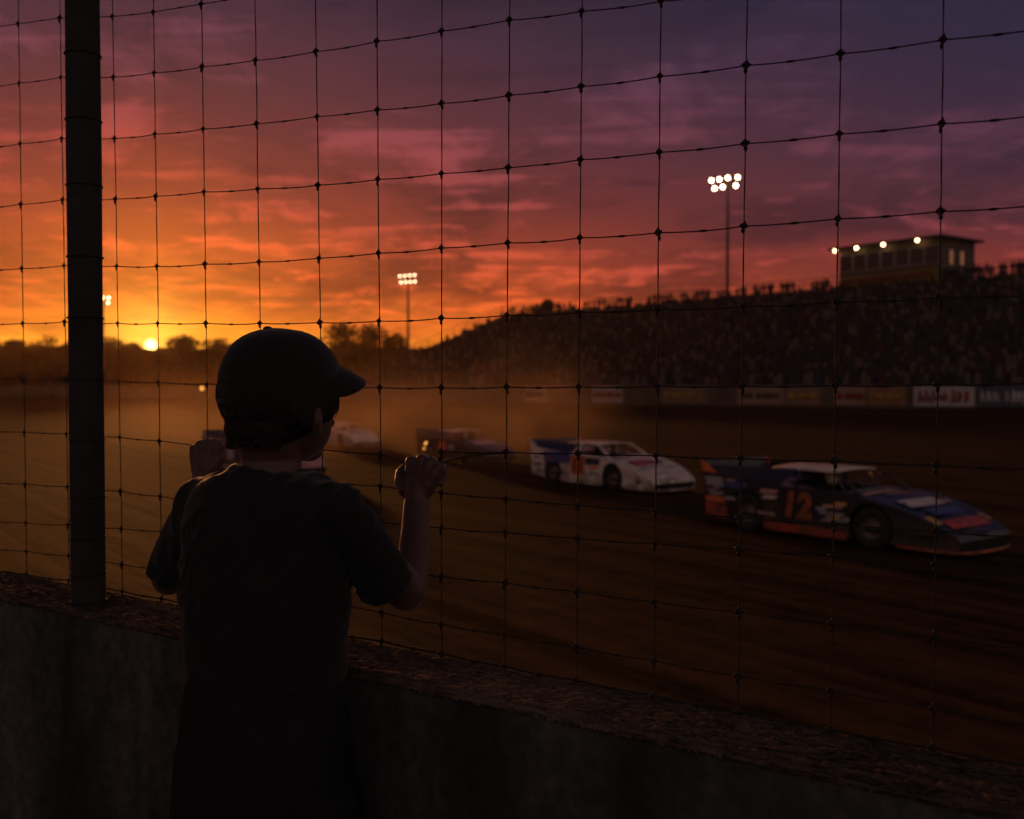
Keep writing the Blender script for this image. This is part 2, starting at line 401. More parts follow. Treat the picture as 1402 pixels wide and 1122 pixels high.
# ------------------------------------------------------------------ wire fence
COLS = [(-30,-15,775),(25,37,787),(82,95,795),(154,168,810),(210,222,820),(276,288,833),(349,363,849),(432,445,864),(516,523,878),
        (605,604.6,895),(698,691,913),(797,789,932),(905,895,953),(1023,1010,975),(1152,1137,999),(1292,1277,1024),(1443,1425,1052)]
def cx(i, y):
    a, b, yb = COLS[i]; return a + (b-a)*y/yb
ROWS = [
 [-60,-67,-75,-77,-83,-94,-107,-122,-140,-156,-172,-190,-210,-232,-256,-284,-316],
 [40,33,25,23,17,6,-7,-22,-38,-54,-71,-88,-106,-126,-150,-174,-202],
 [121,114,106,106,100,92,83,71,57,43,28,16,2,-14,-31,-50,-72],
 [203,197,190,190,184,177,170,160,151,142,131,119,105,90,74,55,36],
 [285,280,274,273,269,263,259,254,246,238,230,219,209,197,184,170,155],
 [370,368,364,365,365,362,359,354,347,340,333,326,319,310,300,290,279],
 [444,443,441,443,443,443,443,442,440,436,432,428,424,420,414,408,402],
 [518,519,519,522,524,526,528,530,531,531,530,530,529,529,528,526,524],
 [590,592,594,599,604,612,614,616,621.5,619,619,621,624,628,631,637,643],
 [None,None,None,None,None,640,648,659,666,675,683,692,699,709,718,727,738],
 [660,663,666.5,673,680,688,697,706,715,723,729,737,744,752,761,773,785],
 [714,716,719,724,728,741,754,768,780,789.5,798,810,824,838,854,872,892],
 [751,755,761,773,780,793,807,822,838.5,855,869,886,905,926,946,970,996],
 [779,787,795,810,820,833,849,864,878,895,913,932,953,975,999,1024,1052]]
PASS = {8: {4: [(262,609.5),(300,611)], 8: [(553,634.5),(576,636),(599,634)]}}
fence_root = thing('wire_fence', 'thin knotted wire mesh fence with a dark post on the concrete wall', 'fence', F0)
rt = lambda p: p
def wobble(p, a=.0011):
    n = noise.noise_vector(p*9); return p + FD*n.x*a + Vector((0,0,n.z*a))
def make_fence():
    for r, row in enumerate(ROWS):
        mb = MB(); pts = []; rad = []
        rw = .00098 if r < 13 else .0016
        for i in range(17):
            if row[i] is None: continue
            pts.append(fence(cx(i,row[i]), row[i])); rad.append(rw)
            if i < 16 and row[i+1] is not None:
                a = fence(cx(i,row[i]), row[i]); b = fence(cx(i+1,row[i+1]), row[i+1])
                if r in PASS and i in PASS[r]:
                    for q in PASS[r][i]: pts.append(fence(*q)); rad.append(rw)
                else:
                    L = (b-a).length; sag = .0016 if r > 1 else .0
                    m = .5 + random.uniform(-.06,.06)
                    for f, k in ((.25,1),(m-7e-3/L,1.0),(m-3e-3/L,1.9),(m+3e-3/L,1.9),(m+7e-3/L,1.0),(.75,1)):
                        p = a.lerp(b, f); p.z -= sag*4*f*(1-f); p = wobble(p); pts.append(p); rad.append(rw*k)
        first = [i for i in range(17) if row[i] is not None][0]
        if first == 0:
            a, b = fence(cx(0,row[0]), row[0]), fence(cx(3,row[3]), row[3]); st = (a-b); st.z *= .3; st = st.normalized()*.14
            pts = [wobble(a + st*k, .002) for k in range(12,0,-1)] + pts; rad = [rw]*12 + rad
        a, b = fence(cx(16,row[16]), row[16]), fence(cx(13,row[13]), row[13]); st = (a-b); st.z *= .3; st = st.normalized()*.14
        pts += [wobble(a + st*k, .002) for k in range(1,11)]; rad += [rw]*10
        mb.tube(pts, rad, 8); wbuild(mb, 'horizontal_wire', M['wire'], fence_root)
    mb = MB(); mb.tube([fence(600,634), fence(608,633.5), fence(622,629), fence(640,625), fence(662,622.5), fence(691,621)], .0013, 8)
    wbuild(mb, 'bent_wire', M['wire'], fence_root)
    mb = MB(); mb.tube([fence(606.5,620), fence(603.5,626), fence(601,634)], .0013, 8); wbuild(mb, 'bent_wire', M['wire'], fence_root)
    for i in range(17):
        mb = MB(); pts = []; rad = []
        top = min(ROWS[0][i]-60, -150)
        ys = [top] + [r[i] for r in ROWS if r[i] is not None]
        for k in range(len(ys)-1):
            a = fence(cx(i,ys[k]), ys[k]); b = fence(cx(i,ys[k+1]), ys[k+1]); L = (b-a).length
            for f in (0,.25,.5,.75):
                p = a.lerp(b, f); pts.append(wobble(p, .0012) if f else p); rad.append(.00090 if f != .5 else .00118)
        pts.append(fence(cx(i,ys[-1]), ys[-1]+2)); rad.append(.0010)
        mb.tube(pts, rad, 8); wbuild(mb, 'vertical_wire', M['wire'], fence_root)
    for side, i, n_ in ((1,0,11),(-1,16,9)):
        a = fence(cx(i,ROWS[2][i]), ROWS[2][i]); zt_, zb_ = fence(cx(i,ROWS[0][i]), ROWS[0][i]).z + .05, fence(cx(i,ROWS[13][i]), ROWS[13][i]).z
        for k in range(1, n_+1):
            q = a + FD*(.14*k*side); mb = MB()
            mb.tube([wobble(Vector((q.x,q.y,zb_ + (zt_-zb_)*j/12)), .0014) for j in range(13)], .0009, 8); wbuild(mb, 'vertical_wire', M['wire'], fence_root)
    # tie knots
    def knot():
        k = MB()
        ring = lambda c, Rr, rr, n=14: k.tube([(c[0]+Rr*math.cos(2*math.pi*j/n), c[1]-.0016, c[2]+Rr*.9*math.sin(2*math.pi*j/n)) for j in range(n+1)], rr, 6)
        ring((0,0,.0002), .0045, .00145)
        k.tube([(-.007,-.001,-.0002),(-.004,-.0035,.0012),(0,-.0042,.0006),(.004,-.0035,.0012),(.007,-.001,.0004)], [.0013,.0018,.002,.0018,.0013], 6)
        ring((0,0,-.0075), .0022, .00125, 10)
        k.tube([(0,.001,.0075),(.0012,-.002,.005),(-.001,-.003,.002),(.001,-.003,-.003),(-.001,-.002,-.007),(0,0,-.0115)], [.0014,.0018,.0017,.0017,.0019,.0013], 6)
        return k.mesh('wire_knot', M['wire'])
    km = knot(); rz = math.atan2(-FD.y, -FD.x)
    sites = []
    for r, row in enumerate(ROWS):
        for i in range(17):
            if row[i] is None: continue
            p = fence(cx(i,row[i]), row[i]); vis = 0 <= cx(i,row[i]) <= 1402 and 0 <= row[i] <= 1122
            sites.append((not vis, p.y, p, r, i))
    sites.sort(key=lambda q: (q[0], q[1])); rest = MB()
    for n, (_, _, p, r, i) in enumerate(sites):
        sx = random.uniform(.72,.98); rot = Matrix.Rotation(rz, 4, 'Z') @ Matrix.Rotation(random.uniform(-.25,.25), 4, 'Y')
        if n < 100:
            o = bpy.data.objects.new('wire_knot', km); COL.objects.link(o); o.parent = fence_root
            o.location = p - Vector(fence_root.location); o.rotation_euler = rot.to_euler(); o.scale = (sx,.9,random.uniform(.85,1.05))
        else:
            vs = [p + (rot @ (v.co*sx)) for v in km.vertices]
            rest.add(vs, [tuple(f.vertices) for f in km.polygons], 0, True)
    kind(wbuild(rest, 'small_wire_knots', M['wire'], fence_root), 'stuff')
    # post on the wall
    c = P(121, 800, 1.985); t = (Vector((c.x,c.y,0))-Vector((F0.x,F0.y,0))).dot(FD)
    base = wall_z(t) - .004; mb = MB(); n = 28; rings = []
    for h in [0,.004,.3,.6,.9,1.2,1.5,1.8,1.83]:
        rr = .0325 + .0006*math.sin(h*9); rr = rr if h < 1.82 else .027
        rings.append([Vector((c.x+rr*math.cos(2*math.pi*k/n), c.y+rr*math.sin(2*math.pi*k/n), base+h)) for k in range(n)])
    mb.loft(rings)
    post = wbuild(mb, 'post', M['post'], fence_root)
    for r, row in enumerate(ROWS):
        if r in (9,) or r == 0: continue
        y = (row[2]+row[3])/2; q = fence(121, y); d = Vector((c.x,c.y,q.z)) - q; d.z = 0; L = d.length
        mb = MB(); mb.tube([q, q + d*((L-.03)/L)], .0016, 8)
        s = d.normalized().cross(Vector((0,0,1)))
        pts = [Vector((c.x,c.y,q.z)) + (Vector((math.cos(a),math.sin(a),0))*.0338) for a in [2*math.pi*k/24 for k in range(25)]]
        mb.tube(pts, .0016, 6); wbuild(mb, 'tie_wire', M['wire'], fence_root)
make_fence()

# ------------------------------------------------------------------ the boy
def make_boy():
    px = lambda n, d: n*d/F
    root = thing('person', 'young boy in dark cap and t-shirt seen from behind, both hands gripping the wire fence', 'person', (P(370,900,1.5).x, 1.5, 0))
    # head frame
    HC = P(383, 532, 1.50); psi = R(44)
    f = Vector((math.sin(psi), math.cos(psi), 0)); r = Vector((math.cos(psi), -math.sin(psi), 0)); u = Vector((0,0,1))
    H = lambda a, b, c: HC + f*a + r*b + u*c
    E = lambda mb, a, b, c, sa, sb, sc, n=28: mb.ell(H(a,b,c), [f*sa, r*sb, u*sc], n, n*2//3)
    b = MB()
    E(b, .000,0,.000, .080,.071,.080); E(b, .026,0,-.056, .057,.054,.057)
    E(b, .050,0,-.098, .022,.024,.015)
    E(b, .082,0,-.046, .013,.010,.016); E(b, .090,0,-.054,.009,.009,.008)      # nose
    E(b, .074,0,-.077,.009,.019,.005); E(b, .072,0,-.084,.009,.016,.005)       # lips
    for s in (1,-1):
        e0 = f*.80 + r*(.6*s)
        b.ell(H(.014,s*.075,-.046), [(f*-.5+r*s*.86)*.013*1.3, (f*.86+r*s*.5)*.006*1.4, u*.022], 18, 12)   # ear
        b.ell(H(.020,s*.071,-.062), [f*.008, r*.007, u*.010], 12, 8)
        E(b, .076, s*.028, -.028, .010,.013,.009)
    NB = P(371, 655, 1.49)
    b.limb([H(-.018,0,-.055), P(371,628,1.497), NB, P(370,690,1.49)], [.052,.045,.046,.062], 22)
    # trunk under the clothes, legs
    for y, hw, th in ((690,90,.058),(740,94,.066),(800,98,.068),(860,98,.068),(920,96,.070)):
        d = 1.495; b.ell(P(366,y,d), [(px(hw,d),0,0),(0,th,0),(0,0,.06)], 20, 12)
    sL, eL, wL = P(274,694,1.57), P(231,792,1.735), P(276,668,1.895)
    sR, eR, wR = P(470,702,1.44), P(556,809,1.545), P(570.5,692,1.655)
    b.limb([P(366,708,1.49), sL], [.045,.028]); b.limb([P(366,708,1.49), sR], [.045,.028])
    b.limb([sL, sL.lerp(eL,.5), eL, eL.lerp(wL,.3), eL.lerp(wL,.7), wL], [.028,.026,.0295,.0285,.024,.0215], 18)
    b.limb([sR, sR.lerp(eR,.55), eR, P(566.5,765,1.59), P(569,722,1.63), wR], [.028,.027,.0318,.0258,.0232,.0222], 18)
    for s in (-1,1):
        hip = Vector((P(366,930,1.5).x + s*.058, 1.50, .56)); kn = hip + Vector((s*.008,.012,-.28)); an = kn + Vector((s*.004,-.015,-.235))
        b.limb([hip, hip.lerp(kn,.5), kn, kn.lerp(an,.3), an], [.054,.052,.046,.045,.031], 18)
    # hands gripping the wire
    DV = Vector((.12,1,0)).normalized()
    def hand(knuck, wrist, palm, thumb, mir):
        ks = []
        for (kx, ky), rr in zip(knuck, (.0098,.0102,.0098,.0088)):
            g0 = fence(kx, ky, -.012); K = g0 - Vector((0,0,rr*1.0))
            pip = K + DV*.026 + Vector((0,0,-.001)); dip = pip + DV*.004 + Vector((0,0,-.021)); tip = dip - DV*.016 + Vector((0,0,-.006))
            b.limb([K, pip, dip, tip], [rr*1.02, rr*.95, rr*.86, rr*.76], 14); ks.append(K)
            base = wrist.lerp(K, .42) + DV*.004
            b.limb([base, base.lerp(K,.6), K], [.0150,.0128,rr*1.06], 14)
        for q in (.3,.6,.9): b.limb([ks[0].lerp(wrist,1-q*.9), ks[3].lerp(wrist,1-q*.9)], [.013,.012], 14)
        b.limb([wrist, wrist.lerp(palm,.6), palm], [.0215,.021,.018], 16)
        b.limb([fence(*thumb[0]), fence(*thumb[1]), fence(*thumb[2]), fence(*thumb[3])], [.013,.0115,.0098,.0085], 14)
    hand([(563,624.5),(577.5,622),(589.5,625.5),(601,633)], wR, P(573,664,1.665),
         [(556,672,-.020),(549,660,-.012),(549,648,.004),(556,640,.018)], 1)
    hand([(293,600.5),(283.5,600),(274,602.5),(265.5,609)], wL, P(281,640,1.915),
         [(294,640,-.020),(300,627,-.014),(302,615,.002),(298,609,.018)], -1)
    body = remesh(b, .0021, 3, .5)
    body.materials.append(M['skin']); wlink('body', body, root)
    # eyes (seen only from the side)
    for s in (1,-1):
        e = MB(); e.ball(H(.077, s*.029, -.030), .0098, 14); wbuild(e, 'eye', [mat('eye_white', (.5,.48,.46), .2)] if s == 1 else [bpy.data.materials['eye_white']], root)
    # hair
    h = MB()
    E(h, -.006,0,-.012, .088,.079,.078); E(h, -.026,0,-.056, .058,.062,.038)
    for s in (1,-1):
        h.ell(H(.032,s*.068,-.020), [f*.020, r*.012, u*.032], 14, 10); h.ell(H(.0,s*.074,-.030), [f*.030, r*.009, u*.030], 14, 10)
        h.limb([H(.054,s*.052,-.005), H(.058,s*.053,-.022)], [.014,.008], 12)
    hm_ = remesh(h, .0025, 2, .5, lambda p, n: p + n*(.0022*noise.noise(Vector((p.x*150,p.y*150,p.z*28)))+.0016*noise.noise(p*60)))
    hm_.materials.append(M['hair']); hair = wlink('hair', hm_, root)
    t = MB()
    rng = random.Random(3)
    for k in range(90):                                # loose ends at the nape and a curl at the temple
        a = R(100 + 160*k/89); c0 = H(-.026+.052*math.cos(a), .056*math.sin(a), -.078+rng.uniform(-.006,.006))
        o = (f*math.cos(a)*.5 + r*math.sin(a)); L = rng.uniform(.003,.009)
        t.tube([c0, c0 - u*L*.6 + o*.002, c0 - u*L + o*rng.uniform(-.001,.003)], [.0022,.0015,.0004], 5)
    for k in range(6):
        c0 = H(.046+k*.003, .054, -.006)
        t.tube([c0, c0 - u*.012 + f*.006 + r*.003, c0 - u*.022 + f*.006 + r*.003, c0 - u*(.030+.002*k) + f*.001], [.0013,.0011,.0009,.0004], 5)
    wbuild(t, 'hair_ends', M['hair'], hair)
    # cap
    c = MB()
    def crown(scale):
        rings = []; n = 48
        for i in range(15):
            ph = R(-22 + 112*i/14); 
            k = 1 if ph > 0 else 1
            ra = math.cos(ph)**.82 if i < 14 else .02
            zz = math.sin(ph)
            ring = []
            for q in range(n):
                a = 2*math.pi*q/n; ca, sa = math.cos(a), math.sin(a)
                fa = (.096 if ca > 0 else .094)*ra*ca; ra_ = .0815*ra*sa
                lift = .006*max(0,ca)*(1-max(0,zz)) - (.012*max(0,-ca) if zz < .05 else 0)
                seam = 1 - .010*max(0, 1-abs(((a*3/math.pi)+.5) % 1 - .5)/.06)*(zz < .97)
                p = H(fa*scale*seam, ra_*scale*seam, .004 + zz*.0865*scale + lift)
                ring.append(p + u*.0)
            rings.append(ring)
        return rings
    c.loft(crown(1.0)); 
    cm = c.mesh('cap', M['cap'])
    for v in cm.vertices:
        v.co += Vector((1,1,1)) * 0 + (v.co-HC).normalized() * (.0012*noise.noise(v.co*28) + .0006*noise.noise(v.co*75))
    cap = wlink('cap', cm, root)
    q = MB(); q.ell(H(-.020,.0,.0885), [f*.0072, r*.0072, u*.0042], 16, 10); wbuild(q, 'cap_button', M['cap'], cap)
    q = MB(); n, m = 26, 12; top = []; rowp = []
    for i in range(m+1):
        v = i/m; yb = R(9); cb, sb = math.cos(yb), math.sin(yb)
        for j in range(n+1):
            w = -1 + 2*j/n; a = w*R(66)
            inner = Vector((.090*math.cos(a), .078*math.sin(a)))
            ext = .050*(1-abs(w)**5.0)**.42 + .002
            P2 = inner*.96 + Vector((v*ext*(.97), v*ext*.10*w))
            z = .037 - .038*w*w*(1-.25*v) - .010*v - .012*v*v
            top.append((P2.x*cb - P2.y*sb, P2.y*cb + P2.x*sb, z))
    vs = [H(a,b_,c_) for a,b_,c_ in top] + [H(a,b_,c_-.0034) for a,b_,c_ in top]; K = (n+1)*(m+1); fs = []
    for i in range(m):
        for j in range(n):
            o = i*(n+1)+j; fs.append((o,o+1,o+n+2,o+n+1)); fs.append((K+o,K+o+n+1,K+o+n+2,K+o+1))
    for i in range(m): fs.append((i*(n+1),(i+1)*(n+1),K+(i+1)*(n+1),K+i*(n+1))); o = i*(n+1)+n; fs.append((o,K+o,K+o+n+1,o+n+1))
    for j in range(n): o = m*(n+1)+j; fs.append((o,o+1,K+o+1,K+o)); fs.append((j,K+j,K+j+1,j+1))
    q.add(vs, fs, 0, True); wbuild(q, 'cap_brim', M['cap'], cap)
    q = MB(); pts = []                                 # arched back opening with its strap
    for k in range(19):
        a = R(180*k/18); y = .036*math.cos(a); z = -.016 + .034*math.sin(a)
        xx = -.0938*math.sqrt(max(0,1-(y/.083)**2))*math.cos(math.asin(max(-1,min(1,z/.0905))))**.82
        pts.append(H(xx-.0005, y, z+.004 - .008))
    q.tube(pts, .0017, 6)
    q.tube([H(-.0915*math.cos(a), .0790*math.sin(a), -.018) for a in [R(-24+48*k/12) for k in range(13)]], .0036, 8)
    wbuild(q, 'cap_strap', M['cap'], cap)
    # t-shirt
    sh = MB(); rings = []; yaw = R(14)
    for y, xl, xr, d, th in ((646,322,424,1.488,.050),(653,296,444,1.488,.060),(660,276,462,1.488,.068),(672,262,478,1.488,.075),(690,252,487,1.49,.082),(715,248,488,1.492,.087),
                             (750,248,485,1.495,.090),(800,249,481,1.497,.090),(840,251,478,1.5,.088),(875,250.5,475.5,1.5,.087),(905,252,475,1.5,.087),(926,256,475,1.5,.088)):
        cxx = (xl+xr)/2; a = px((xr-xl)/2, d); cc = P(cxx, y, d)
        aa = math.sqrt(max(1e-6, a*a-(th*math.sin(yaw))**2))/math.cos(yaw)
        ex = Vector((math.cos(yaw), -math.sin(yaw), 0)); ey = Vector((math.sin(yaw), math.cos(yaw), 0)); ring = []
        for k in range(40):
            q2 = 2*math.pi*k/40; ct, st = math.cos(q2), math.sin(q2)
            sg = lambda v, e: math.copysign(abs(v)**e, v)
            ring.append(cc + ex*aa*sg(ct,.86) + ey*th*sg(st,.86))
        rings.append(ring)
    sh.loft(rings)
    sh.limb([P(276,690,1.565), P(252,738,1.645)], [px(32,1.565), px(31,1.645)], 22)
    sh.limb([P(300,676,1.53), P(276,688,1.565)], [px(30,1.53), px(32,1.56)], 22)
    a0, a1 = P(252,738,1.645), P(233,776,1.705); sh.tube([a0, a1, a1.lerp(a0,-.16)], [px(31,1.645), px(28,1.705), px(27,1.71)], 26)
    sh.limb([P(440,690,1.45), P(466,698,1.442)], [px(30,1.45), px(35,1.442)], 22)
    a0, a1 = P(466,700,1.442), P(529,801,1.515)
    sh.tube([a0, a0.lerp(a1,.35), a0.lerp(a1,.7), a1], [px(35,1.44), px(36,1.465), px(37,1.49), px(39,1.515)], 30)
    n = 30; pts = []
    for k in range(n+1):
        a = 2*math.pi*k/n; pts.append(P(369 + 47*math.cos(a), 650 - 3*math.sin(a) + 4*math.cos(a), 1.488 + .048*math.sin(a)))
    sh.tube(pts, .0068, 8)
    def folds(p, nn):
        q = Vector((p.x*16 + p.z*9, p.y*10, p.z*5)); k = noise.noise(q)*.0055 + (1-abs(noise.noise(Vector((p.x*34 - p.z*24, p.y*18, p.z*13))))*2)*.0042 + noise.noise(p*90)*.0006
        return p + nn*k*max(.12, min(1, (p.z-.69)/.10))
    sm = remesh(sh, .0032, 4, .5, folds); sm.materials.append(M['shirt']); wlink('shirt', sm, root)
    # shorts
    so_ = MB(); cx0 = P(366,930,1.5).x; rings = []
    for z, xl, xr, th in ((.70,257,474,.084),(.66,253,477,.086),(.61,247,481,.090),(.56,241,486,.092),(.50,236,490,.092),(.455,232,493,.092)):
        y = 528 + (CZ-z)*F/1.5; cc = P((xl+xr)/2, y, 1.5); a = px((xr-xl)/2, 1.5); rings.append([cc + Vector((a*math.cos(2*math.pi*k/36), th*math.sin(2*math.pi*k/36), 0)) for k in range(36)])
    so_.loft(rings)
    for s in (-1,1):
        top = Vector((cx0+s*.066,1.5,.50)); bot = Vector((cx0+s*.078,1.507,.30)); so_.tube([top, bot], [.076,.080], 26)
    sm = remesh(so_, .0036, 4, .5, lambda p, nn: p + nn*(noise.noise(Vector((p.x*22,p.y*14,p.z*8)))*.004 + noise.noise(p*60)*.001)); sm.materials.append(M['shorts']); wlink('shorts', sm, root)
    for s in (-1,1):
        x0 = cx0 + s*.070
        q = MB(); q.ell((x0+s*.006,1.545,.040), [(.037,0,0),(0,.098,0),(0,0,.036)], 20, 12); q.limb([(x0,1.497,.05),(x0,1.497,.085)], [.040,.038], 16)
        shm = remesh(q, .004, 3); shm.materials.append(M['shoe']); shoe = wlink('shoe', shm, root)
        q = MB(); q.loft([[Vector((x0+s*.006+.041*math.cos(2*math.pi*k/28), 1.545+.104*math.sin(2*math.pi*k/28), z)) for k in range(28)] for z in (.001,.020)]); wbuild(q, 'sole', M['sole'], shoe)
make_boy()

# ------------------------------------------------------------------ race cars
PAINT = {}
def paint(name, c, rough=.45):
    if name not in PAINT:
        m = PAINT[name] = mat(name, c, rough, 0, .18, 6, .08, 30, .4, coat=.3); N = m.node_tree.nodes; L = m.node_tree.links; b = N['Principled BSDF']
        src = b.inputs['Base Color'].links[0].from_socket; tc = N.new('ShaderNodeTexCoord'); sp = N.new('ShaderNodeSeparateXYZ'); L.new(tc.outputs['Object'], sp.inputs[0])
        nz = N.new('ShaderNodeTexNoise'); nz.inputs['Scale'].default_value = 3.5; nz.inputs['Detail'].default_value = 9; nz.inputs['Roughness'].default_value = .75; L.new(tc.outputs['Object'], nz.inputs['Vector'])
        ma = N.new('ShaderNodeMath'); ma.operation = 'MULTIPLY_ADD'; ma.inputs[1].default_value = -.28; L.new(sp.outputs[2], ma.inputs[0]); L.new(nz.outputs['Fac'], ma.inputs[2])
        mr = N.new('ShaderNodeMapRange'); mr.inputs['From Min'].default_value = .34; mr.inputs['From Max'].default_value = .52; mr.inputs['To Max'].default_value = .8; L.new(ma.outputs[0], mr.inputs['Value'])
        mx = N.new('ShaderNodeMix'); mx.data_type = 'RGBA'; L.new(mr.outputs[0], mx.inputs['Factor']); L.new(src, mx.inputs['A']); mx.inputs['B'].default_value = (.10,.052,.026,1); L.new(mx.outputs['Result'], b.inputs['Base Color'])
        m2 = N.new('ShaderNodeMath'); m2.operation = 'MULTIPLY_ADD'; m2.inputs[1].default_value = .5; m2.inputs[2].default_value = rough; L.new(mr.outputs[0], m2.inputs[0]); L.new(m2.outputs[0], b.inputs['Roughness'])
    return PAINT[name]
M['tyre'] = mat('muddy_tyre', (.035,.027,.022), .9, 0, .4, 12, .3, 40)
M['rim'] = mat('dusty_rim', (.16,.12,.10), .5, .5, .3, 20)
M['cockpit'] = mat('cockpit_black', (.012,.011,.012), .8)
M['tubing'] = mat('roll_cage', (.10,.09,.09), .5, .3)
def make_car(label, cols, number=None, ncol=None, plate=None, flame=False):
    root = thing('race_car', label, 'race car', group='late model race cars on the dirt track')
    hw = lambda x: .97 if x < 1.5 else .97 - .11*((x-1.5)/1.0)**2
    TOP = [(-2.40,1.08),(-2.0,1.03),(-1.3,.98),(-.6,.93),(.0,.90),(.5,.885),(.9,.875),(1.35,.835),(1.7,.765),(2.05,.665),(2.45,.52),(2.74,.36)]
    def zt(x):
        for (a, za), (b, zb) in zip(TOP, TOP[1:]):
            if x <= b: return za + (zb-za)*(x-a)/(b-a)
        return TOP[-1][1]
    def arch(cxx, rr=.425, z0=.14):
        a0 = math.asin((.36-z0)/rr); return [(cxx + rr*math.cos(a), .36 + rr*math.sin(a)) for a in [-a0 + (math.pi+2*a0)*k/14 for k in range(15)]]
    out = [(-2.27,.24)] + TOP + [(2.80,.27),(2.76,.12)] + [(1.76,.13)] + arch(1.32) + [(-.87,.13)] + arch(-1.32) + [(-1.78,.20)]
    body = MB()
    for s in (-1,1): body.prism([(x, s*hw(x), z) for x, z in out], (0,-s*.018,0), 0)
    xs = [-2.40,-2.2,-2.0,-1.65,-1.3,-.95,-.70,-.3,.0,.3,.62,.9,1.15,1.4,1.6,1.8,2.0,2.2,2.4,2.6,2.74]
    ys = [-1,-.86,-.64,-.4,-.2,0,.2,.4,.64,.86,1]
    grid = []
    for x in xs:
        for yy in ys:
            hump = .035*math.cos(yy*math.pi/2) - (.05*max(0,x-.8)*(.25 < abs(yy) < .7))*.6
            if abs(yy) > .84 and x > .8: hump += 0
            grid.append((x, yy*(hw(x)-.019), zt(x) - .004 + hump*(abs(yy) < 1)))
    n = len(ys); fs = []
    for i in range(len(xs)-1):
        for j in range(n-1):
            if -.70 <= xs[i] < .62 and 2 <= j <= 7: continue
            fs.append((i*n+j, i*n+j+1, (i+1)*n+j+1, (i+1)*n+j))
    body.add(grid, fs, 1, True)
    # nose fascia with a dark opening, tail panel
    e = hw(2.74)-.02
    body.add([(2.74,-e,.357),(2.74,e,.357),(2.80,e,.28),(2.80,-e,.28)], [(0,1,2,3)], 1)
    body.add([(2.78,-e,.28),(2.78,e,.28),(2.75,e,.13),(2.75,-e,.13)], [(0,1,2,3)], 4)
    body.add([(-2.38,-.95,1.05),(-2.38,.95,1.05),(-2.27,.95,.42),(-2.27,-.95,.42)], [(0,1,2,3)], 0)
    body.box((-2.2,-.9,.28),(2.38,.9,.34), 4)                  # floor pan
    body.add([(-.70,-.61,.93),(-.70,.61,.93),(-.70,.61,.34),(-.70,-.61,.34)], [(0,1,2,3)], 4)
    body.add([(.62,-.61,.88),(.62,.61,.88),(.62,.61,.34),(.62,-.61,.34)], [(0,1,2,3)], 4)
    for s in (-1,1): body.add([(-.7,s*.615,.92),(.62,s*.615,.88),(.62,s*.615,.34),(-.7,s*.615,.34)], [(0,1,2,3)], 4)
    for cxx in (-1.32,1.32):
        for s in (-1,1):
            body.add([(cxx-.43,s*.58,.80),(cxx+.43,s*.58,.80),(cxx+.43,s*.58,.2),(cxx-.43,s*.58,.2)], [(0,1,2,3)], 4)
    body.build('body', [cols['side'], cols['hood'], cols['side'], cols['hood'], M['cockpit']], root)
    # skirts and lip
    for s in (-1,1):
        sk = MB(); sk.prism([(-.86,s*.980,.10),(.86,s*.980,.10),(.87,s*.980,.235),(-.87,s*.980,.26)], (0,-s*.008,0)); sk.build('side_skirt', cols['skirt'], root)
        sk = MB(); sk.prism([(-2.29,s*.980,.22),(-1.82,s*.980,.20),(-1.78,s*.980,.40),(-2.32,s*.980,.46)], (0,-s*.008,0)); sk.build('side_skirt', cols['skirt'], root)
    lp = MB(); pts = [(1.80,-.96,.12),(2.3,-.93,.11),(2.75,-.80,.105),(2.88,-.55,.105),(2.92,0,.105),(2.88,.55,.105),(2.75,.80,.105),(2.3,.93,.11),(1.80,.96,.12)]
    lp.tube(pts, .022, 8); lp.build('front_lip', cols['lip'], root); lp = MB(); lp.add([(2.74,-.78,.15),(2.88,-.55,.115),(2.92,0,.115),(2.88,.55,.115),(2.74,.78,.15)], [(0,1,2,3,4)]); lp.build('splitter', M['cockpit'], root)
    # roof on its posts, side sail panels, spoiler
    rf = MB(); nx, ny = 8, 8; g = []
    for k in (0,1):
        for i in range(nx+1):
            for j in range(ny+1):
                x = -.95 + 1.35*i/nx; y = -.66 + 1.32*j/ny
                g.append((x, y, 1.235 - .02*(i/nx-.55)**2*4*.5 + .035*(1-(y/.66)**2) - .028*k))
    K = (nx+1)*(ny+1)
    for i in range(nx):
        for j in range(ny):
            o = i*(ny+1)+j; rf.add([], []); 
    fs = []
    for i in range(nx):
        for j in range(ny):
            o = i*(ny+1)+j; fs += [(o,o+1,o+ny+2,o+ny+1), (K+o,K+o+ny+1,K+o+ny+2,K+o+1)]
    for i in range(nx):
        fs += [(i*(ny+1),(i+1)*(ny+1),K+(i+1)*(ny+1),K+i*(ny+1)), (i*(ny+1)+ny,K+i*(ny+1)+ny,K+(i+1)*(ny+1)+ny,(i+1)*(ny+1)+ny)]
    for j in range(ny): fs += [(j,K+j,K+j+1,j+1), (nx*(ny+1)+j,nx*(ny+1)+j+1,K+nx*(ny+1)+j+1,K+nx*(ny+1)+j)]
    rf.add(g, fs, 0, True); rf.build('roof', cols['roof'], root)
    for s in (-1,1):
        p = MB(); p.tube([(.36,s*.62,1.23),(.98,s*.74,.88)], .032, 8); p.build('roof_post', cols['post'], root); p = MB(); p.tube([(-.28,s*.64,1.22),(-.36,s*.78,.91)], .026, 8); p.build('roof_post', cols['post'], root)
        p = MB(); p.prism([(-.36,s*.655,1.225),(-.95,s*.655,1.215),(-2.25,s*.90,1.20),(-2.30,s*.93,1.07),(-1.3,s*.90,.975),(-.62,s*.86,.93)], (0,-s*.012,0)); p.build('sail_panel', cols['sail'], root)
    sp = MB(); sp.obox((-2.30,-.93,1.07), (0,1.86,0), (-.10,0,.20), (-.02,0,-.01)); 
    sp.build('spoiler', cols['sail'], root)
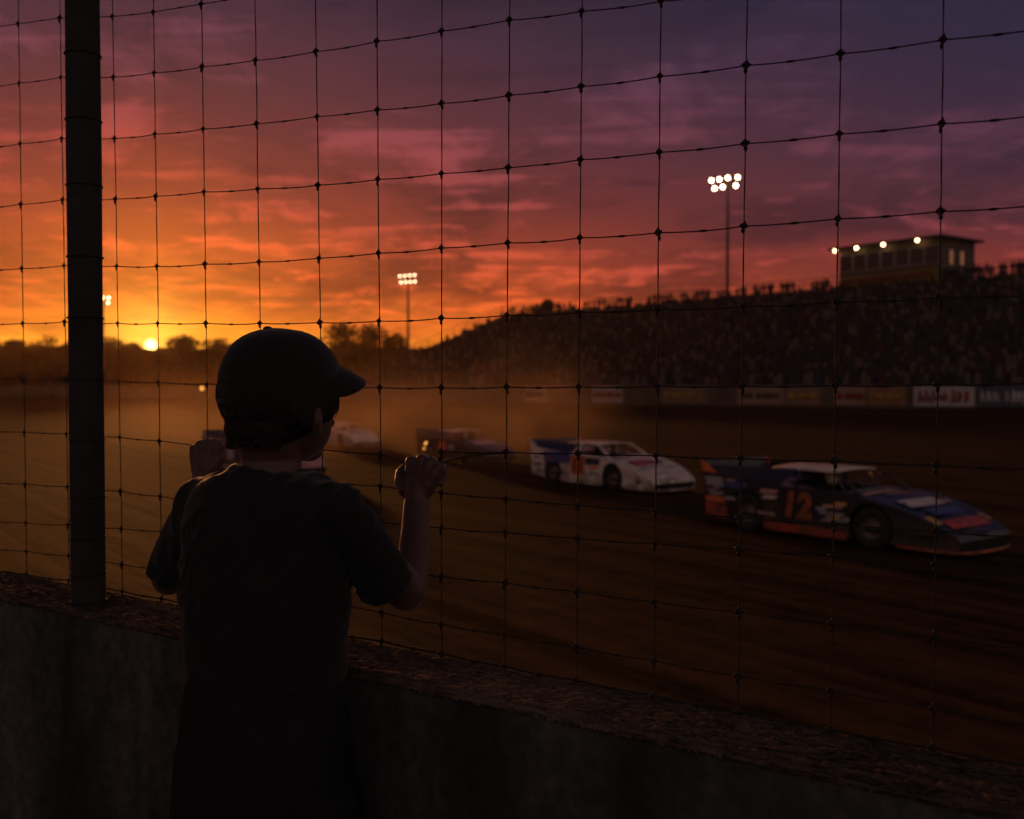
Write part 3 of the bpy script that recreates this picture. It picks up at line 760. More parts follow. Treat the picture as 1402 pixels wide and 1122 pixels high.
    for s in (-1,1):
        sp = MB(); sp.prism([(-2.05,s*.955,1.04),(-2.42,s*.955,1.07),(-2.46,s*.955,1.28),(-2.30,s*.955,1.22)], (0,-s*.012,0)); sp.build('spoiler_fin', cols['spoiler'], root)
    cg = MB()
    for s in (-1,1):
        cg.tube([(.30,s*.55,1.19),(-.40,s*.55,1.19),(-.55,s*.55,.4)], .022, 6); cg.tube([(.30,s*.55,1.19),(.58,s*.56,.86)], .022, 6)
    for y in (-.2,0,.2): cg.tube([(.40,y,1.21),(.74,y,.90)], .012, 6)
    cg.tube([(-.40,-.55,1.19),(-.40,.55,1.19)], .022, 6); cg.build('roll_cage', M['tubing'], root)
    st = MB(); st.box((-.55,.08,.36),(.0,.5,.55)); st.box((-.62,.08,.5),(-.48,.5,1.05)); st.build('seat', M['cockpit'], root)
    hl = MB(); hl.ell((-.32,.29,1.02), [(.14,0,0),(0,.12,0),(0,0,.14)], 14, 10); hl.build('helmet', cols['roof'], root)
    hl = MB(); hl.tube([(.28,.29,.86),(.26,.29,.92)], [.17,.17], 14); hl.build('steering_wheel', M['cockpit'], root)
    # livery patches (paint) on both sides and on the hood
    lv = MB(); mats = []
    for mt, x0, z0, x1, z1, sk_ in cols['patches']:
        if mt not in mats: mats.append(mt)
        for s in (-1,1):
            lv.prism([(x0,s*.9785,z0),(x1,s*.9785,z0+(z1-z0)*.06),(x1+sk_,s*.9785,z1),(x0+sk_,s*.9785,z1)], (0,-s*.004,0), mats.index(mt))
    for mt, x0, y0, x1, y1, dx in cols['hoodpatches']:
        if mt not in mats: mats.append(mt)
        nn = 6; vs = []
        for i in range(nn+1):
            for j in range(nn+1):
                y = y0+(y1-y0)*j/nn; x = x0+(x1-x0)*i/nn + dx*abs(y)
                yy = y/(hw(x)-.019); hump = .035*math.cos(yy*math.pi/2)
                vs.append((x, y, zt(x)+hump+.006))
        lv.add(vs, [(i*(nn+1)+j, i*(nn+1)+j+1, (i+1)*(nn+1)+j+1, (i+1)*(nn+1)+j) for i in range(nn) for j in range(nn)], mats.index(mt), True)
    lv.build('livery', mats, root)
    if number:
        for s in (-1,1):
            if plate:
                q = MB(); q.prism([(-.48,s*.983,.34),(.16,s*.983,.34),(.16,s*.983,.86),(-.48,s*.983,.86)], (0,-s*.003,0)); q.build('number_plate', plate, root)
            me = text_mesh(number, .62 if not plate else .52, .004, .030, .12)
            me.materials.clear(); me.materials.append(ncol)
            o = link('number', me, root); o.location = (-.16,s*.990,.585); o.rotation_euler = (R(90),0,0 if s < 0 else math.pi)
            o.scale = (1.05,1,1)
    # wheels
    for k, (x, s) in enumerate(((1.32,-1),(-1.32,-1),(1.32,1),(-1.32,1))):
        prof = [(.20,-.13),(.23,-.155),(.31,-.16),(.345,-.145),(.36,-.10),(.362,0),(.36,.10),(.345,.145),(.31,.16),(.23,.155),(.20,.13)]
        nseg = 32; vs = [(a*math.cos(2*math.pi*q/nseg), b, a*math.sin(2*math.pi*q/nseg)) for q in range(nseg) for a, b in prof]; n = len(prof)
        fs = [(q*n+i, q*n+i+1, ((q+1)%nseg)*n+i+1, ((q+1)%nseg)*n+i) for q in range(nseg) for i in range(n-1)]
        tm = MB(); tm.add(vs, fs, 0, True); w = tm.build('wheel', M['tyre'], root); w.location = (x, s*.80, .36)
        rp = [(.225,.11),(.205,.12),(.19,.07),(.12,.05),(.07,.075),(.045,.10),(.0,.102)]; n = len(rp)
        vs = [(a*math.cos(2*math.pi*q/nseg), s*b, a*math.sin(2*math.pi*q/nseg)) for q in range(nseg) for a, b in rp]
        fs = [(q*n+i, q*n+i+1, ((q+1)%nseg)*n+i+1, ((q+1)%nseg)*n+i) for q in range(nseg) for i in range(n-1)]
        rm = MB(); rm.add(vs, fs, 0, True); rm.build('rim', M['rim'], w)
    if flame:
        fl = MB(); fl.ell((-2.50,-.55,.62), [(.26,0,0),(0,.16,0),(0,0,.15)], 14, 9); fl.ell((-2.68,-.50,.58), [(.20,0,0),(0,.13,0),(0,0,.11)], 14, 9)
        fl.ell((-2.5,-.6,.34), [(.16,0,0),(0,.12,0),(0,0,.09)], 12, 8)
        fl.build('exhaust_flame', mat('flame', (.8,.4,.1), .6, 0, 0, emit=(1,.42,.07,2.6)), root)
    return root
def place_car(c, front, rear, k=1):
    a, b = G(*front), G(*rear); d = (a-b); d.z = 0; d.normalize(); mid = (a+b)/2; lf = Vector((-d.y, d.x, 0))
    c.scale = (k,k,k); c.location = mid + lf*.80*k; c.location.z = TZ; c.rotation_euler = (0,0,math.atan2(d.y, d.x))
black, navy, blue = paint('black_paint', (.018,.018,.022)), paint('navy_paint', (.018,.021,.045)), paint('blue_paint', (.05,.075,.21))
white, red, orange = paint('white_paint', (.76,.61,.50)), paint('red_paint', (.55,.06,.03)), paint('orange_paint', (.80,.17,.05))
grey, yellow, pink = paint('grey_paint', (.32,.31,.32)), paint('gold_paint', (.65,.36,.08)), paint('pale_red_paint', (.62,.30,.26))
rng = random.Random(5)
def scatter(colors, x0, x1, z0, z1, n):
    o = []
    for k in range(n):
        x = rng.uniform(x0,x1); z = rng.uniform(z0,z1); o.append((rng.choice(colors), x, z, x+rng.uniform(.10,.26), z+rng.uniform(.03,.07), rng.uniform(-.03,.05)))
    return o
c12 = make_car('black race car with a large orange number 12 on its door, nearest the fence', dict(side=black, hood=navy, roof=white, post=black, sail=black, spoiler=orange, skirt=red, lip=orange,
    patches=[(grey,-2.30,.80,-1.85,.98,-.03),(blue,-1.80,.80,-1.30,.92,.02),(orange,-2.30,.48,-1.82,.60,-.02),(grey,-2.22,.62,-1.9,.70,.05),(pink,-1.0,.76,-.62,.84,.06),(white,-.95,.66,-.66,.73,.08),
             (pink,.36,.62,.76,.68,.04),(grey,.30,.50,.80,.55,.04),(grey,.34,.38,.74,.42,.04),(white,-.98,.36,-.62,.42,-.08)] + scatter([grey,pink,yellow],.25,.8,.34,.8,7) + scatter([grey,pink,blue],-2.3,-1.8,.5,.95,7),
    hoodpatches=[(white,1.62,-.62,1.92,.42,-.08),(pink,.95,-.75,1.10,.30,0),(grey,.70,-.7,.82,.6,0),(yellow,1.18,-.35,1.26,.35,0),(blue,2.02,-.48,2.24,.40,-.05),(red,2.40,-.62,2.62,.55,-.04),(yellow,2.2,-.84,2.45,-.66,0),(yellow,2.3,.62,2.5,.76,0),(pink,1.7,.5,1.85,.7,0)]),
    '12', orange)
place_car(c12, (1199,751.5), (1029,726.5))
c11 = make_car('white and blue race car with number 11 on an orange door panel', dict(side=white, hood=white, roof=white, post=white, sail=navy, spoiler=white, skirt=white, lip=white,
    patches=[(blue,-1.75,.62,-.52,.965,.04),(navy,.18,.66,.80,.86,.02),(navy,-.50,.60,.16,.90,.0),(grey,-2.2,.70,-1.9,.82,0),(orange,-1.55,.68,-1.25,.80,0),(blue,-2.24,.5,-1.84,.58,0),(orange,.30,.55,.72,.64,.02),(grey,.30,.36,.76,.46,.03),(grey,-.92,.30,-.55,.40,.03)],
    hoodpatches=[(red,1.55,-.60,1.98,.30,-.06),(blue,1.72,-.20,1.86,.5,0),(grey,.72,-.6,.82,.6,0),(blue,1.1,-.8,1.2,.0,0),(grey,1.15,.1,1.26,.6,0),(grey,2.1,-.7,2.16,.7,0)]),
    '11', navy, orange)
place_car(c11, (843,671.5), (763,661.5), .94)
c3 = make_car('dark race car with pale roof and a flame at its exhaust', dict(side=black, hood=navy, roof=white, post=black, sail=black, spoiler=black, skirt=black, lip=navy,
    patches=[(orange,-.4,.4,.1,.8,0),(grey,.3,.5,.8,.7,0)], hoodpatches=[(pink,1.3,-.6,1.9,.5,0),(blue,2.0,-.5,2.3,.5,0)]), flame=True)
place_car(c3, (637,633.5), (590,628), .87)
c4 = make_car('white race car half lost in dust beside the face of the boy, farthest away', dict(side=grey, hood=white, roof=white, post=grey, sail=grey, spoiler=white, skirt=grey, lip=white,
    patches=[(grey,-.4,.4,.1,.8,0)], hoodpatches=[(grey,1.3,-.6,1.9,.5,0)]))
place_car(c4, (474,612), (440,608), .78)
c5 = make_car('pale hooded race car mostly hidden behind the head and neck of the boy', dict(side=navy, hood=pink, roof=white, post=black, sail=black, spoiler=grey, skirt=grey, lip=orange,
    patches=[(grey,-.4,.4,.1,.8,0)], hoodpatches=[(white,1.3,-.6,1.9,.5,0)]))
place_car(c5, (357,652.5), (297,643))

# ------------------------------------------------------------------ far side: wall, boards, grandstand
WA, WB = G(700,553), G(1300,560)
WU = (WB-WA); WU.z = 0; WU.normalize(); WN = Vector((-WU.y, WU.x, 0))
if WN.y < 0: WN = -WN
def hit(px, s):                          # where picture column px crosses the line s metres behind the far wall
    r = ray(px, 528); r.z = 0; o = WA + WN*s; o.z = 0
    k = o.dot(WN)/r.dot(WN); p = r*k; return p
def up(px, py, p): return P(px, py, p.y).z
M['farwall'] = mat('far_wall', (.085,.062,.045), .9, 0, .3, .4)
wallpts = [G(1600,563), WB, WA, G(555,550), G(380,546.5), G(200,544.5), G(20,543), G(-250,543), G(-900,543)]
wallpts = [Vector((p.x,p.y,0)) for p in wallpts]
fw = MB()
for a, b in zip(wallpts, wallpts[1:]):
    u = (b-a); L = u.length; n = Vector((-u.y,u.x,0)).normalized()*.3
    if n.y < 0: n = -n
    fw.obox(a + Vector((0,0,TZ-.2)), u, n, (0,0,2.85))
tag(fw.build('perimeter_wall', M['farwall']), 'long low barrier wall along the far side of the dirt track', 'wall')
letter = {'red': mat('red_lettering', (.28,.03,.03), .8), 'dark': mat('dark_lettering', (.03,.03,.05), .8), 'white': mat('white_lettering', (.55,.52,.5), .8), 'gold': mat('gold_lettering', (.45,.25,.06), .8)}
def board(px0, px1, c, lc, label, style, lift=0):
    a, b = hit(px0, -.06), hit(px1, -.06); u = b-a; L = u.length; u.normalize()
    z0, z1 = TZ+.30+lift, TZ+2.60
    root = thing('advertising_board', label, 'board', (a.x,a.y,z0), group='advertising boards on the far wall')
    q = MB(); q.obox(Vector((a.x,a.y,z0)), u*L, -WN*.05, (0,0,z1-z0)); wbuild(q, 'panel', mat('board_paint', tuple(.62*k for k in c), .7, 0, .12, .6), root)
    q = MB(); rg = random.Random(int(px0)); hgt = z1-z0; zc = z0+hgt*.5; x = L*.08
    while x < L*.9:
        w = L*rg.uniform(.05,.10); hh = hgt*rg.uniform(.22,.36) if style == 'big' else hgt*rg.uniform(.12,.2)
        o = Vector((a.x,a.y,0)) - WN*.06 + u*x
        pts = [o + u*(w*.1) + Vector((0,0,zc-hh)), o + u*(w*.3) + Vector((0,0,zc+hh)), o + u*(w*.9) + Vector((0,0,zc+hh*rg.uniform(-.5,.6))), o + u*(w*.5) + Vector((0,0,zc-hh*.1)), o + u*w + Vector((0,0,zc-hh*rg.uniform(.6,1)))]
        q.tube(pts, hgt*.055, 5); x += w*1.25
        if rg.random() < .15: x += w*.8
    wbuild(q, 'lettering', letter[lc], root)
board(1251,1335,(.62,.56,.52),'red','pale board with bold red strokes, brightest on the far wall below the press box','big')
board(1337,1418,(.10,.11,.15),'white','dark blue board with white lettering at the right end of the far wall','big')
board(1187,1241,(.34,.17,.08),'gold','brown board with gold lettering left of the bright pale board','small')
board(1143,1185,(.42,.25,.17),'red','small reddish tan board beside the brown gold lettered board','small')
board(1076,1124,(.30,.18,.12),'gold','plain brown board between the tan board and a longer pink tan one','small')
board(1010,1074,(.40,.24,.17),'dark','long pinkish tan board with faint dark lettering near the middle of the far wall','small')
board(906,968,(.28,.17,.10),'gold','dull ochre board with faint gold lettering below the crowd centre','small')
board(811,853,(.50,.38,.32),'red','pale pink board standing alone left of the dull ochre board','small')
board(719,748,(.40,.29,.23),'dark','small pale board farthest left on the far wall','small')

M['steel'] = mat('stand_steel', (.06,.052,.05), .7, .2, .2, 1)
M['rail'] = mat('rail_steel', (.06,.05,.05), .6, .4)
NR, SD = 24, 31.0
pb0 = hit(700, SD); zb0, zb1 = up(700, 421, pb0) - 1.75, up(1370, 361, hit(1370, SD)) - 1.75
XB0, XB1 = pb0.x, hit(1370, SD).x
def zbk(p): return zb0 + (zb1-zb0)*(p.x-XB0)/(XB1-XB0)
z_front = 1.25
def rowz(i, p): return z_front + (zbk(p)-z_front)*i/(NR-1)
def rows_(i): return 1.5 + (SD-1.5)*i/(NR-1)
def row_end_px(i):
    f_ = i/(NR-1); return 478 + (690-478)*f_
stand = thing('grandstand', 'long dark grandstand packed with spectators rising behind the far wall', 'grandstand', (WB.x,WB.y,TZ))
dk = MB()
for i in range(NR):
    a = hit(row_end_px(i), rows_(i)); b = hit(1620, rows_(i)); step = (SD-1.5)/(NR-1)
    a.z, b.z = rowz(i,a), rowz(i,b); dn = Vector((0,0,-6 if i > 8 else TZ-z_front))
    dk.obox(a, b-a, WN*step, dn)
wbuild(dk, 'seating_deck', M['steel'], stand)
rl = MB(); pts = []
eL, eR = hit(688, SD+1.2), hit(1620, SD+1.2)
for h in (1.25,2.1): rl.tube([Vector((eL.x,eL.y,zbk(eL)+h)), Vector((eR.x,eR.y,zbk(eR)+h))], .05, 6)
L = (eR-eL).length; k = 0
while k < L:
    p = eL.lerp(eR, k/L); rl.tube([Vector((p.x,p.y,zbk(p)-.5)), Vector((p.x,p.y,zbk(p)+2.1))], .05, 6); k += 2.6
wbuild(rl, 'back_railing', M['rail'], stand)
rl = MB()
a, b = hit(row_end_px(0)-2, rows_(0)), hit(row_end_px(NR-1)-3, rows_(NR-1))
for h in (1.1,2.0): zb = zbk(b); rl.tube([Vector((a.x,a.y,z_front+h)), Vector((b.x,b.y,zb+h))], .05, 6)
for k in range(13):
    q = k/12; p = a.lerp(b, q); rl.tube([Vector((p.x,p.y,z_front+(zb-z_front)*q-.4)), Vector((p.x,p.y,z_front+(zb-z_front)*q+2.0))], .05, 6)
rl.tube([Vector((b.x,b.y,zb+2.0)), Vector((eL.x,eL.y,zb+2.1))], .05, 6)
wbuild(rl, 'end_railing', M['rail'], stand)

CLOTH = [mat('cloth_%s' % n, c, .9, 0, 0) for n, c in (('black',(.02,.02,.022)),('brown',(.045,.03,.02)),('grey',(.04,.033,.028)),('navy',(.02,.02,.03)),('red',(.06,.022,.015)),('white',(.11,.08,.062)),('denim',(.03,.034,.045)),('skin',(.10,.05,.03)),('green',(.035,.032,.022)))]
def crowd():
    mb = MB(); rg = random.Random(11)
    box8 = [(-1,-1,0),(1,-1,0),(1,1,0),(-1,1,0),(-1.2,-.9,.8),(1.2,-.9,.8),(1.2,.9,.8),(-1.2,.9,.8),(-.5,-.5,1),(.5,-.5,1),(.5,.5,1),(-.5,.5,1)]
    bf = [(0,1,5,4),(1,2,6,5),(2,3,7,6),(3,0,4,7),(4,5,9,8),(5,6,10,9),(6,7,11,10),(7,4,8,11),(8,9,10,11)]
    oc = [(0,0,-1),(1,0,0),(.7,.7,0),(0,1,0),(-.7,.7,0),(-1,0,0),(-.7,-.7,0),(0,-1,0),(.7,-.7,0),(0,0,1)]
    of = [(0,k+1,(k+1)%8+1) for k in range(8)] + [(9,(k+1)%8+1,k+1) for k in range(8)]
    for i in range(NR-1):
        a = hit(row_end_px(i)+4, rows_(i)+.5); b = hit(1560, rows_(i)+.5); L = (b-a).length; d = (b-a)/L; x = .3
        while x < L:
            if rg.random() < .90:
                p = a + d*x + WN*rg.uniform(-.12,.12); z = rowz(i,p); h = rg.uniform(.85,1.05) if rg.random() < .75 else rg.uniform(1.3,1.6)
                w = rg.uniform(.20,.27); m = rg.choice([0,0,1,1,2,3,3,4,5,5,6,8])
                mb.add([(p.x + (d.x*v[0] + WN.x*v[1]*.6)*w, p.y + (d.y*v[0] + WN.y*v[1]*.6)*w, z + v[2]*h) for v in box8], bf, m)
                hm2 = rg.choice([7,7,0,1,5,4]); r_ = .125
                mb.add([(p.x+v[0]*r_, p.y+v[1]*r_, z+h+.13+v[2]*.155) for v in oc], of, hm2)
            x += rg.uniform(.46,.66)
    kind(tag(mb.build('crowd', CLOTH), 'seated crowd filling the rows of the dark grandstand', 'crowd'), 'stuff')
crowd()
def spectator_mesh(seed):
    rg = random.Random(seed); q = MB()
    for s in (-1,1):
        q.limb([(s*.10,0,.85),(s*.11,.02,.45),(s*.11,0,.05)], [.10,.075,.055], 8)
        armout = rg.uniform(.0,.25) if seed != 2 else .35
        sh = Vector((s*.21,0,1.38)); el_ = sh + Vector((s*(.06+armout*.3),.02,-.28)); ha = el_ + Vector((-s*.06*armout,.18,-.12 if seed != 2 else .12))
        q.limb([sh, el_, ha], [.065,.05,.045], 8)
    q.ell((0,0,1.17), [(.20,0,0),(0,.13,0),(0,0,.30)], 12, 8); q.ell((0,0,.92), [(.17,0,0),(0,.13,0),(0,0,.14)], 12, 8); q.tube([(0,0,1.38),(0,0,1.52)], .06, 8)
    q.ell((0,.01,1.62), [(.085,0,0),(0,.10,0),(0,0,.125)], 12, 8)
    body = remesh(q, .035, 1); return body
specs = []
for sd_ in range(5):
    me = spectator_mesh(sd_); me.name = 'person'; specs.append(me)
def standing():
    rg = random.Random(21); rz = math.atan2(-WN.y, -WN.x) + math.pi/2 + math.pi
    px = 693; run = 3
    n = 0
    while px < 1412:
        gap = rg.choice([4,5,5,6,7]); run = run - 1
        if run <= 0: run = rg.randint(2,7); gap += rg.choice([6,9,14,20]) if px < 1150 else rg.choice([4,7,11])
        px += gap
        if 1146 < px < 1290: continue
        p = hit(px, SD - rg.uniform(-.2,.6)); me = specs[n % 5].copy() if n < 20 else specs[n % 5]
        if n < 20:
            me.materials.clear(); me.materials.append(CLOTH[[0,1,3,0,6][n % 5]]); specs[n % 5] = me
        o = bpy.data.objects.new('person', me); COL.objects.link(o)
        o.location = (p.x, p.y, zbk(p)); o.rotation_euler = (0,0,rz+rg.uniform(-.7,.7)); k = rg.uniform(.9,1.1); o.scale = (k*1.28,k*1.28,k*1.06)
        tag(o, 'spectator standing along the top row, dark against the sunset sky', 'person', 'people standing on the top row of the grandstand'); n += 1
standing()

# ------------------------------------------------------------------ press box
M['boxwall'] = mat('press_wall', (.10,.072,.055), .8, 0, .15, .5)
M['winframe'] = mat('window_frame', (.36,.27,.20), .7)
M['glassd'] = mat('dark_glass', (.015,.014,.014), .12, 0, 0, spec=.6)
M['lampwarm'] = mat('warm_lamp', (1,.9,.7), .5, 0, 0, emit=(1,.66,.30,16))
M['banner'] = mat('press_banner', (.17,.115,.04), .8, 0, .2, .8)
def press_box(WN=WN):
    s0, dep = SD-1.0, 9.5
    b = hit(1285, s0); u = Vector((.59,-.81,0)).normalized(); rr_ = ray(1150, 340); rr_.z = 0
    kk = (b.x*u.y - b.y*u.x)/(rr_.x*u.y - rr_.y*u.x); a = rr_*kk; L = (b-a).length; WN = Vector((.81,.59,0)).normalized()
    z0 = zbk(a) - .4; zt = up(1285, 327, b) ; zl = up(1152, 342, a); zt = (zt+zl)/2
    root = thing('press_box', 'small flat roofed press box with lit eave lamps on top of the grandstand', 'building', (a.x,a.y,z0))
    at = lambda x, n, z: Vector((a.x,a.y,0)) + u*x + WN*n + Vector((0,0,z))
    q = MB(); q.obox(at(0,0,z0), u*L, WN*dep, (0,0,zt-z0)); wbuild(q, 'wall', M['boxwall'], root)
    q = MB(); q.obox(at(-1.5,-1.2,zt), u*(L+2.6), WN*(dep+2.0), (0,0,.34)); wbuild(q, 'roof', M['steel'], root)
    H = zt-z0; n = 7; w = L/n
    for k in range(n):
        f = MB(); x0 = k*w+.10; x1 = (k+1)*w-.10; zb_, z1 = z0+H*.50, z0+H*.86
        for (p0, p1, q0, q1) in ((x0,x1,zb_-.1,zb_),(x0,x1,z1,z1+.1),(x0-.06,x0,zb_-.1,z1+.1),(x1,x1+.06,zb_-.1,z1+.1)):
            f.obox(at(p0,-.10,q0), u*(p1-p0), WN*.10, (0,0,q1-q0))
        wn = wbuild(f, 'window', M['winframe'], root)
        g = MB(); g.obox(at(x0,-.03,zb_), u*(x1-x0), WN*.025, (0,0,z1-zb_)); wbuild(g, 'pane', M['glassd'], wn)
    q = MB(); q.obox(at(.1,-.16,z0+H*.10), u*(L-.2), WN*.06, (0,0,H*.30)); bn = wbuild(q, 'banner', M['banner'], root)
    q = MB(); rg = random.Random(4); x = .6
    while x < L-1:
        ww = rg.uniform(.3,.6); o = at(x,-.20,z0+H*.25); hh = H*.08
        q.tube([o+Vector((0,0,-hh)), o+u*ww*.3+Vector((0,0,hh)), o+u*ww*.7+Vector((0,0,-hh*.4)), o+u*ww+Vector((0,0,hh*.8))], .07, 5); x += ww+.25
    wbuild(q, 'lettering', letter['red'], bn)
    for px_, py_ in ((1149,341),(1178,338),(1214,333.5),(1260,328.5)):
        f_ = (px_-1150)/135; f_ = f_*b.y/(f_*b.y+(1-f_)*a.y) if f_ > 0 else f_; f_ = (px_-1150)/135*a.y/((px_-1150)/135*a.y+(1-(px_-1150)/135)*b.y); p = at(f_*L, -1.1, 0); zz = min(up(px_, py_, p), zt-.12); q = MB(); q.ball((p.x,p.y,zz), .22, 12); l = wbuild(q, 'eave_lamp', M['lampwarm'], root)
        q = MB(); q.tube([(p.x,p.y,zz+.18),(p.x,p.y,zt+.02)], .06, 6); wbuild(q, 'bracket', M['steel'], l)
    for k in (0,1):                                       # two end wall windows, the sky showing through them painted as weak emission
        y0 = 2.6 + k*2.9; f = MB(); zz0, zz1 = z0+H*.48, z0+H*.78
        o = at(L+.005, y0, zz0); f.obox(o, WN*.9, u*.03, (0,0,zz1-zz0)); wbuild(f, 'sky_glow_window', mat('painted_sky_glow', (.8,.5,.3), .5, 0, 0, emit=(1,.36,.14,.07)), root)
    for x in (L*.55,L*.72,L*.9):
        q = MB(); q.tube([at(x,1,zt+.38), at(x,1,zt+1.3)], .03, 5); wbuild(q, 'aerial', M['rail'], root)
press_box()

# ------------------------------------------------------------------ floodlight towers
def tower(px, y_base_d, rows, label, gain):
    rl_ = .36 if gain > 20 else .28
    lm = mat('flood_lamp', (1,.9,.8), .5, 0, 0, emit=(1,.70,.40,gain))
    d = y_base_d; top = min(y for _, y in rows); cxp = px
    p = P(cxp, 528, d); root = thing('floodlight_tower', label, 'floodlight', (p.x,p.y,TZ), group='floodlight towers round the track')
    ztop = P(cxp, top, d).z; q = MB()
    q.tube([(p.x,p.y,TZ),(p.x,p.y,ztop+.4)], [.42,.26], 12); wbuild(q, 'pole', M['steel'], root)
    ys = sorted(set(round(y) for _, y in rows))
    ups = [r for r in rows if r[1] < top+6]; los = [r for r in rows if r[1] >= top+6]
    for rs in (ups, los):
        q = MB(); A = P(rs[0][0]-3, rs[0][1], d+.1); B = P(rs[-1][0]+3, rs[-1][1], d+.1); q.tube([A, B], .12, 6); wbuild(q, 'crossarm', M['steel'], root)
    for lx, ly in rows:
        c = P(lx, ly, d-.75); q = MB(); q.ell(c, [(rl_,0,0),(0,.10,0),(0,0,rl_)], 14, 9); l = wbuild(q, 'lamp', lm, root)
        q = MB(); q.tube([c+Vector((0,.15,0)), c+Vector((0,.6,.1))], [.34,.15], 12); wbuild(q, 'lamp_housing', M['steel'], l)
tower(995, 196, [(974,247.5),(985,246),(996.5,244),(1010,243),(978.5,258.5),(989.5,256.5),(1007.5,254.5)], 'tall floodlight mast with seven lamps rising behind the grandstand', 21)
tower(559, 262, [(547.5,378.5),(554.2,378),(560.9,377.5),(567.6,377),(549,387),(555.4,386.6),(561.8,386.2),(568,386)], 'floodlight mast with eight lamps left of the grandstand end', 6)
tower(142, 285, [(136,407.5),(141,408),(149,408),(137.5,415),(148,415)], 'most distant floodlight mast, half hidden by the fence post', 12)

# ------------------------------------------------------------------ trees and woods
LEAF = [mat('leaf_%s' % n, c, .8, 0, 0, spec=.15) for n, c in (('dark',(.018,.022,.010)),('mid',(.026,.028,.012)),('brown',(.035,.026,.014)))]
M['bark'] = mat('bark', (.06,.045,.035), .9, 0, .3, 2)
def tree(px, top, wpx, d, label, group='trees on the horizon', seed=0, low=.35):
    rg = random.Random(seed); p = P(px, 528, d); ztop = P(px, top, d).z; H = ztop-TZ; w = wpx*d/F/2
    root = thing('tree', label, 'tree', (p.x,p.y,TZ), group=group)
    t = MB(); sway = rg.uniform(-.4,.4)
    t.tube([(0,0,0),(sway*.4,0,H*.3),(sway,0,H*.6),(sway*1.1,0,H*.85)], [.5,.36,.24,.08], 8)
    clumps = []
    for k in range(15):
        a = rg.uniform(0,2*math.pi); rr = w*math.sqrt(rg.random())*.8; z = H*(low+(.90-low)*rg.random()**.9)
        shrink = 1-.5*max(0,(z/H-.66)/.34)
        c = Vector((rr*math.cos(a)*shrink, rr*math.sin(a)*shrink, z)); clumps.append((c, w*rg.uniform(.40,.60)))
        if k < 8: t.tube([(sway*.6,0,H*(.3+.03*k)), Vector((sway*.6,0,H*(.3+.03*k))).lerp(c,.6)+Vector((0,0,.4)), c], [.16,.10,.04], 5)
    clumps.append((Vector((sway,0,H*.88)), w*.5))
    t.build('trunk', M['bark'], root)
    cr = MB()
    for c, r_ in clumps:
        tone = rg.choice([0,0,1,1,2])
        for k in range(120):
            v = Vector((rg.gauss(0,1),rg.gauss(0,1),rg.gauss(0,1))).normalized()*r_*rg.random()**.4; v.z *= .75
            q = c+v; s = rg.uniform(.32,.68); n1 = Vector((rg.gauss(0,1),rg.gauss(0,1),rg.gauss(0,1))).normalized(); n2 = n1.orthogonal().normalized()*s; n3 = n1.cross(n2).normalized()*s*rg.uniform(.5,1)
            cr.add([q-n2, q+n3*.8, q+n2, q-n3*.8], [(0,1,2,3)], tone if rg.random() < .8 else 1)
    cr.build('crown', LEAF, root)
TD = 318
TR = [(-24,463,52,'tree at the far left edge of the skyline, cut by the frame'),(24,464,47,'round tree second from the left on the skyline'),(67,459,50,'taller tree just left of the fence post on the skyline'),
      (108,465,40,'tree hidden behind the dark fence post'),(150,459,47,'tree right of the fence post below the far floodlight'),(183,467,40,'small tree just left of the setting sun'),
      (250,459,57,'wide round tree just right of the setting sun'),(298,463,47,'tree between the sun and the cap of the boy'),(335,463,47,'tree hidden partly by the left side of the cap'),
      (395,459,52,'tree wholly behind the cap of the boy'),(466,440,58,'tallest tree right of the cap, with gaps in its crown'),(506,443,56,'broad tree between the cap brim and the floodlight mast'),(541,453,38,'small tree against the floodlight mast')]
for k, (a, b, c, l) in enumerate(TR): tree(a, b, c, TD+(k % 3)*6, l, seed=40+k, low=.42)
tree(745, 401, 30, 230, 'single tree top showing over the crowd behind the grandstand', seed=70, low=.6)
def woods():
    mb = MB(); rg = random.Random(9); x = -60.
    for k in range(36000):
        px = rg.uniform(-620, -60) if k % 4 == 0 else rg.uniform(-60, 640); d = TD+12+rg.uniform(0,22)
        topy = 477 + 6*noise.noise(Vector((px*.02,0,1))) + 4*noise.noise(Vector((px*.08,3,1)))
        if 192 < px < 225: topy += 3
        p = P(px, 528, d); zt_ = P(px, topy, d).z; q = Vector((p.x, p.y, TZ + (zt_-TZ)*rg.random()**.75)); s = rg.uniform(.5,1.1)
        n1 = Vector((rg.gauss(0,.6),rg.gauss(0,1)-1,rg.gauss(0,.6))).normalized(); n2 = n1.orthogonal().normalized()*s; n3 = n1.cross(n2).normalized()*s
        mb.add([q-n2, q+n3, q+n2, q-n3], [(0,1,2,3)], rg.choice([0,0,1,2]))
    kind(tag(mb.build('woods', LEAF), 'dark band of undergrowth and low woods below the skyline trees', 'woods'), 'stuff')
woods()
# a small lit lamp on the far barrier left of the boy
lp = P(276.5, 532, 212); r_ = thing('marker_lamp', 'single small amber lamp far off, just left of the boy', 'lamp', (lp.x,lp.y,TZ))
q = MB(); q.tube([(lp.x,lp.y+.3,TZ),(lp.x,lp.y+.3,lp.z)], .07, 6); wbuild(q, 'pole', M['steel'], r_)
q = MB(); q.ball(lp, .42, 12); wbuild(q, 'lamp', mat('amber_lamp', (1,.5,.1), .5, 0, 0, emit=(1,.40,.08,1.6)), r_)

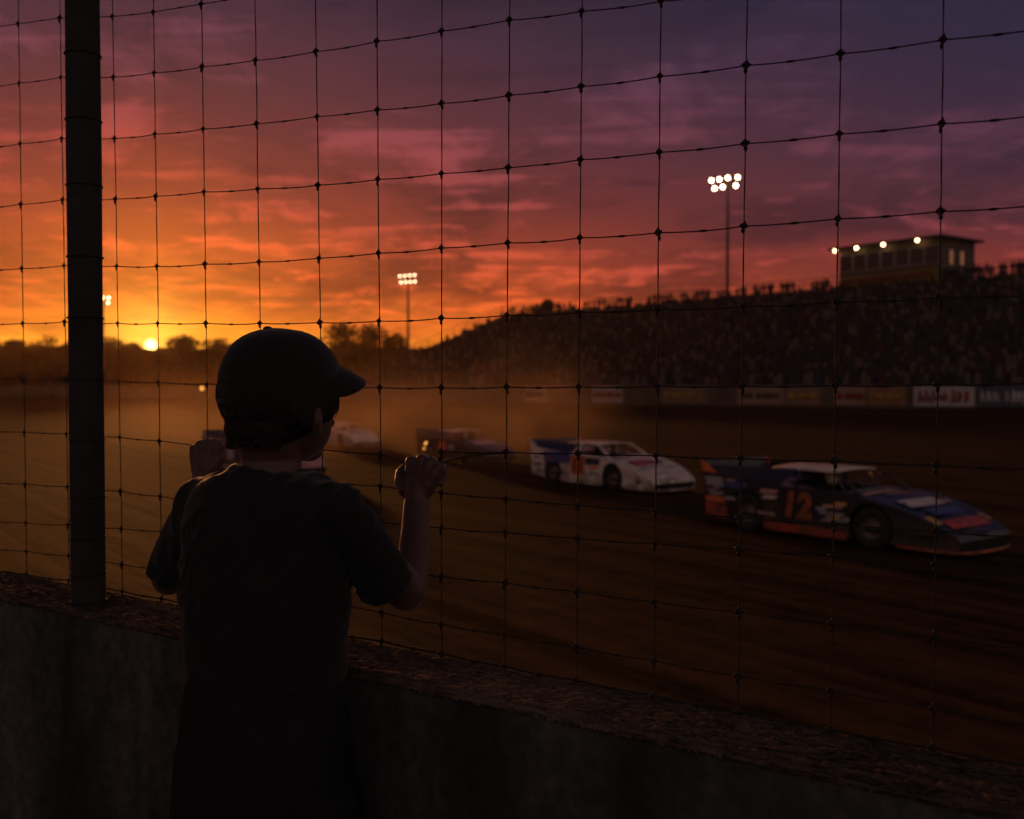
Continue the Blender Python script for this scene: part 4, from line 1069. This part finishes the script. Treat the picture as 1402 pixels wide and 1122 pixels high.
# ------------------------------------------------------------------ dust thrown up by the cars
def dust(c, rad, dens, rz):
    m = bpy.data.materials.new('thrown_dust'); m.use_nodes = True; nt = m.node_tree; N = nt.nodes; L = nt.links; N.clear()
    pv = N.new('ShaderNodeVolumePrincipled'); ou = N.new('ShaderNodeOutputMaterial'); L.new(pv.outputs[0], ou.inputs['Volume'])
    pv.inputs['Color'].default_value = (.85,.58,.38,1); pv.inputs['Anisotropy'].default_value = .55
    tc = N.new('ShaderNodeTexCoord'); ln = N.new('ShaderNodeVectorMath'); ln.operation = 'LENGTH'; L.new(tc.outputs['Object'], ln.inputs[0])
    mr = N.new('ShaderNodeMapRange'); mr.interpolation_type = 'SMOOTHSTEP'; L.new(ln.outputs['Value'], mr.inputs['Value'])
    mr.inputs['From Min'].default_value = .1; mr.inputs['From Max'].default_value = 1; mr.inputs['To Min'].default_value = 1; mr.inputs['To Max'].default_value = 0
    nz = N.new('ShaderNodeTexNoise'); nz.inputs['Scale'].default_value = 2.4; nz.inputs['Detail'].default_value = 4; L.new(tc.outputs['Object'], nz.inputs['Vector'])
    r2 = N.new('ShaderNodeMapRange'); L.new(nz.outputs['Fac'], r2.inputs['Value']); r2.inputs['From Min'].default_value = .38; r2.inputs['From Max'].default_value = .7
    r2.inputs['To Min'].default_value = .1; r2.inputs['To Max'].default_value = dens
    mu = N.new('ShaderNodeMath'); mu.operation = 'MULTIPLY'; L.new(mr.outputs[0], mu.inputs[0]); L.new(r2.outputs[0], mu.inputs[1])
    m3 = N.new('ShaderNodeMath'); m3.operation = 'MULTIPLY'; L.new(mu.outputs[0], m3.inputs[0]); m3.inputs[1].default_value = .1; L.new(m3.outputs[0], pv.inputs['Density'])
    q = MB(); q.ball((0,0,0), 1, 24); o = q.build('dust_cloud', m); o.location = c; o.scale = rad; o.rotation_euler = (0,0,rz); kind(o, 'stuff')
    o['label'] = 'low drifting dust thrown up behind the race cars'; o['category'] = 'dust'
for px_, py_, rad, dens in ((730,652,(5,2.2,3.0),.9),(545,625,(10,4,2.8),.40),(300,616,(18,6,2.8),.09)):
    g_ = G(px_, py_); dust((g_.x,g_.y,TZ+rad[2]*.55), rad, dens, R(-53))
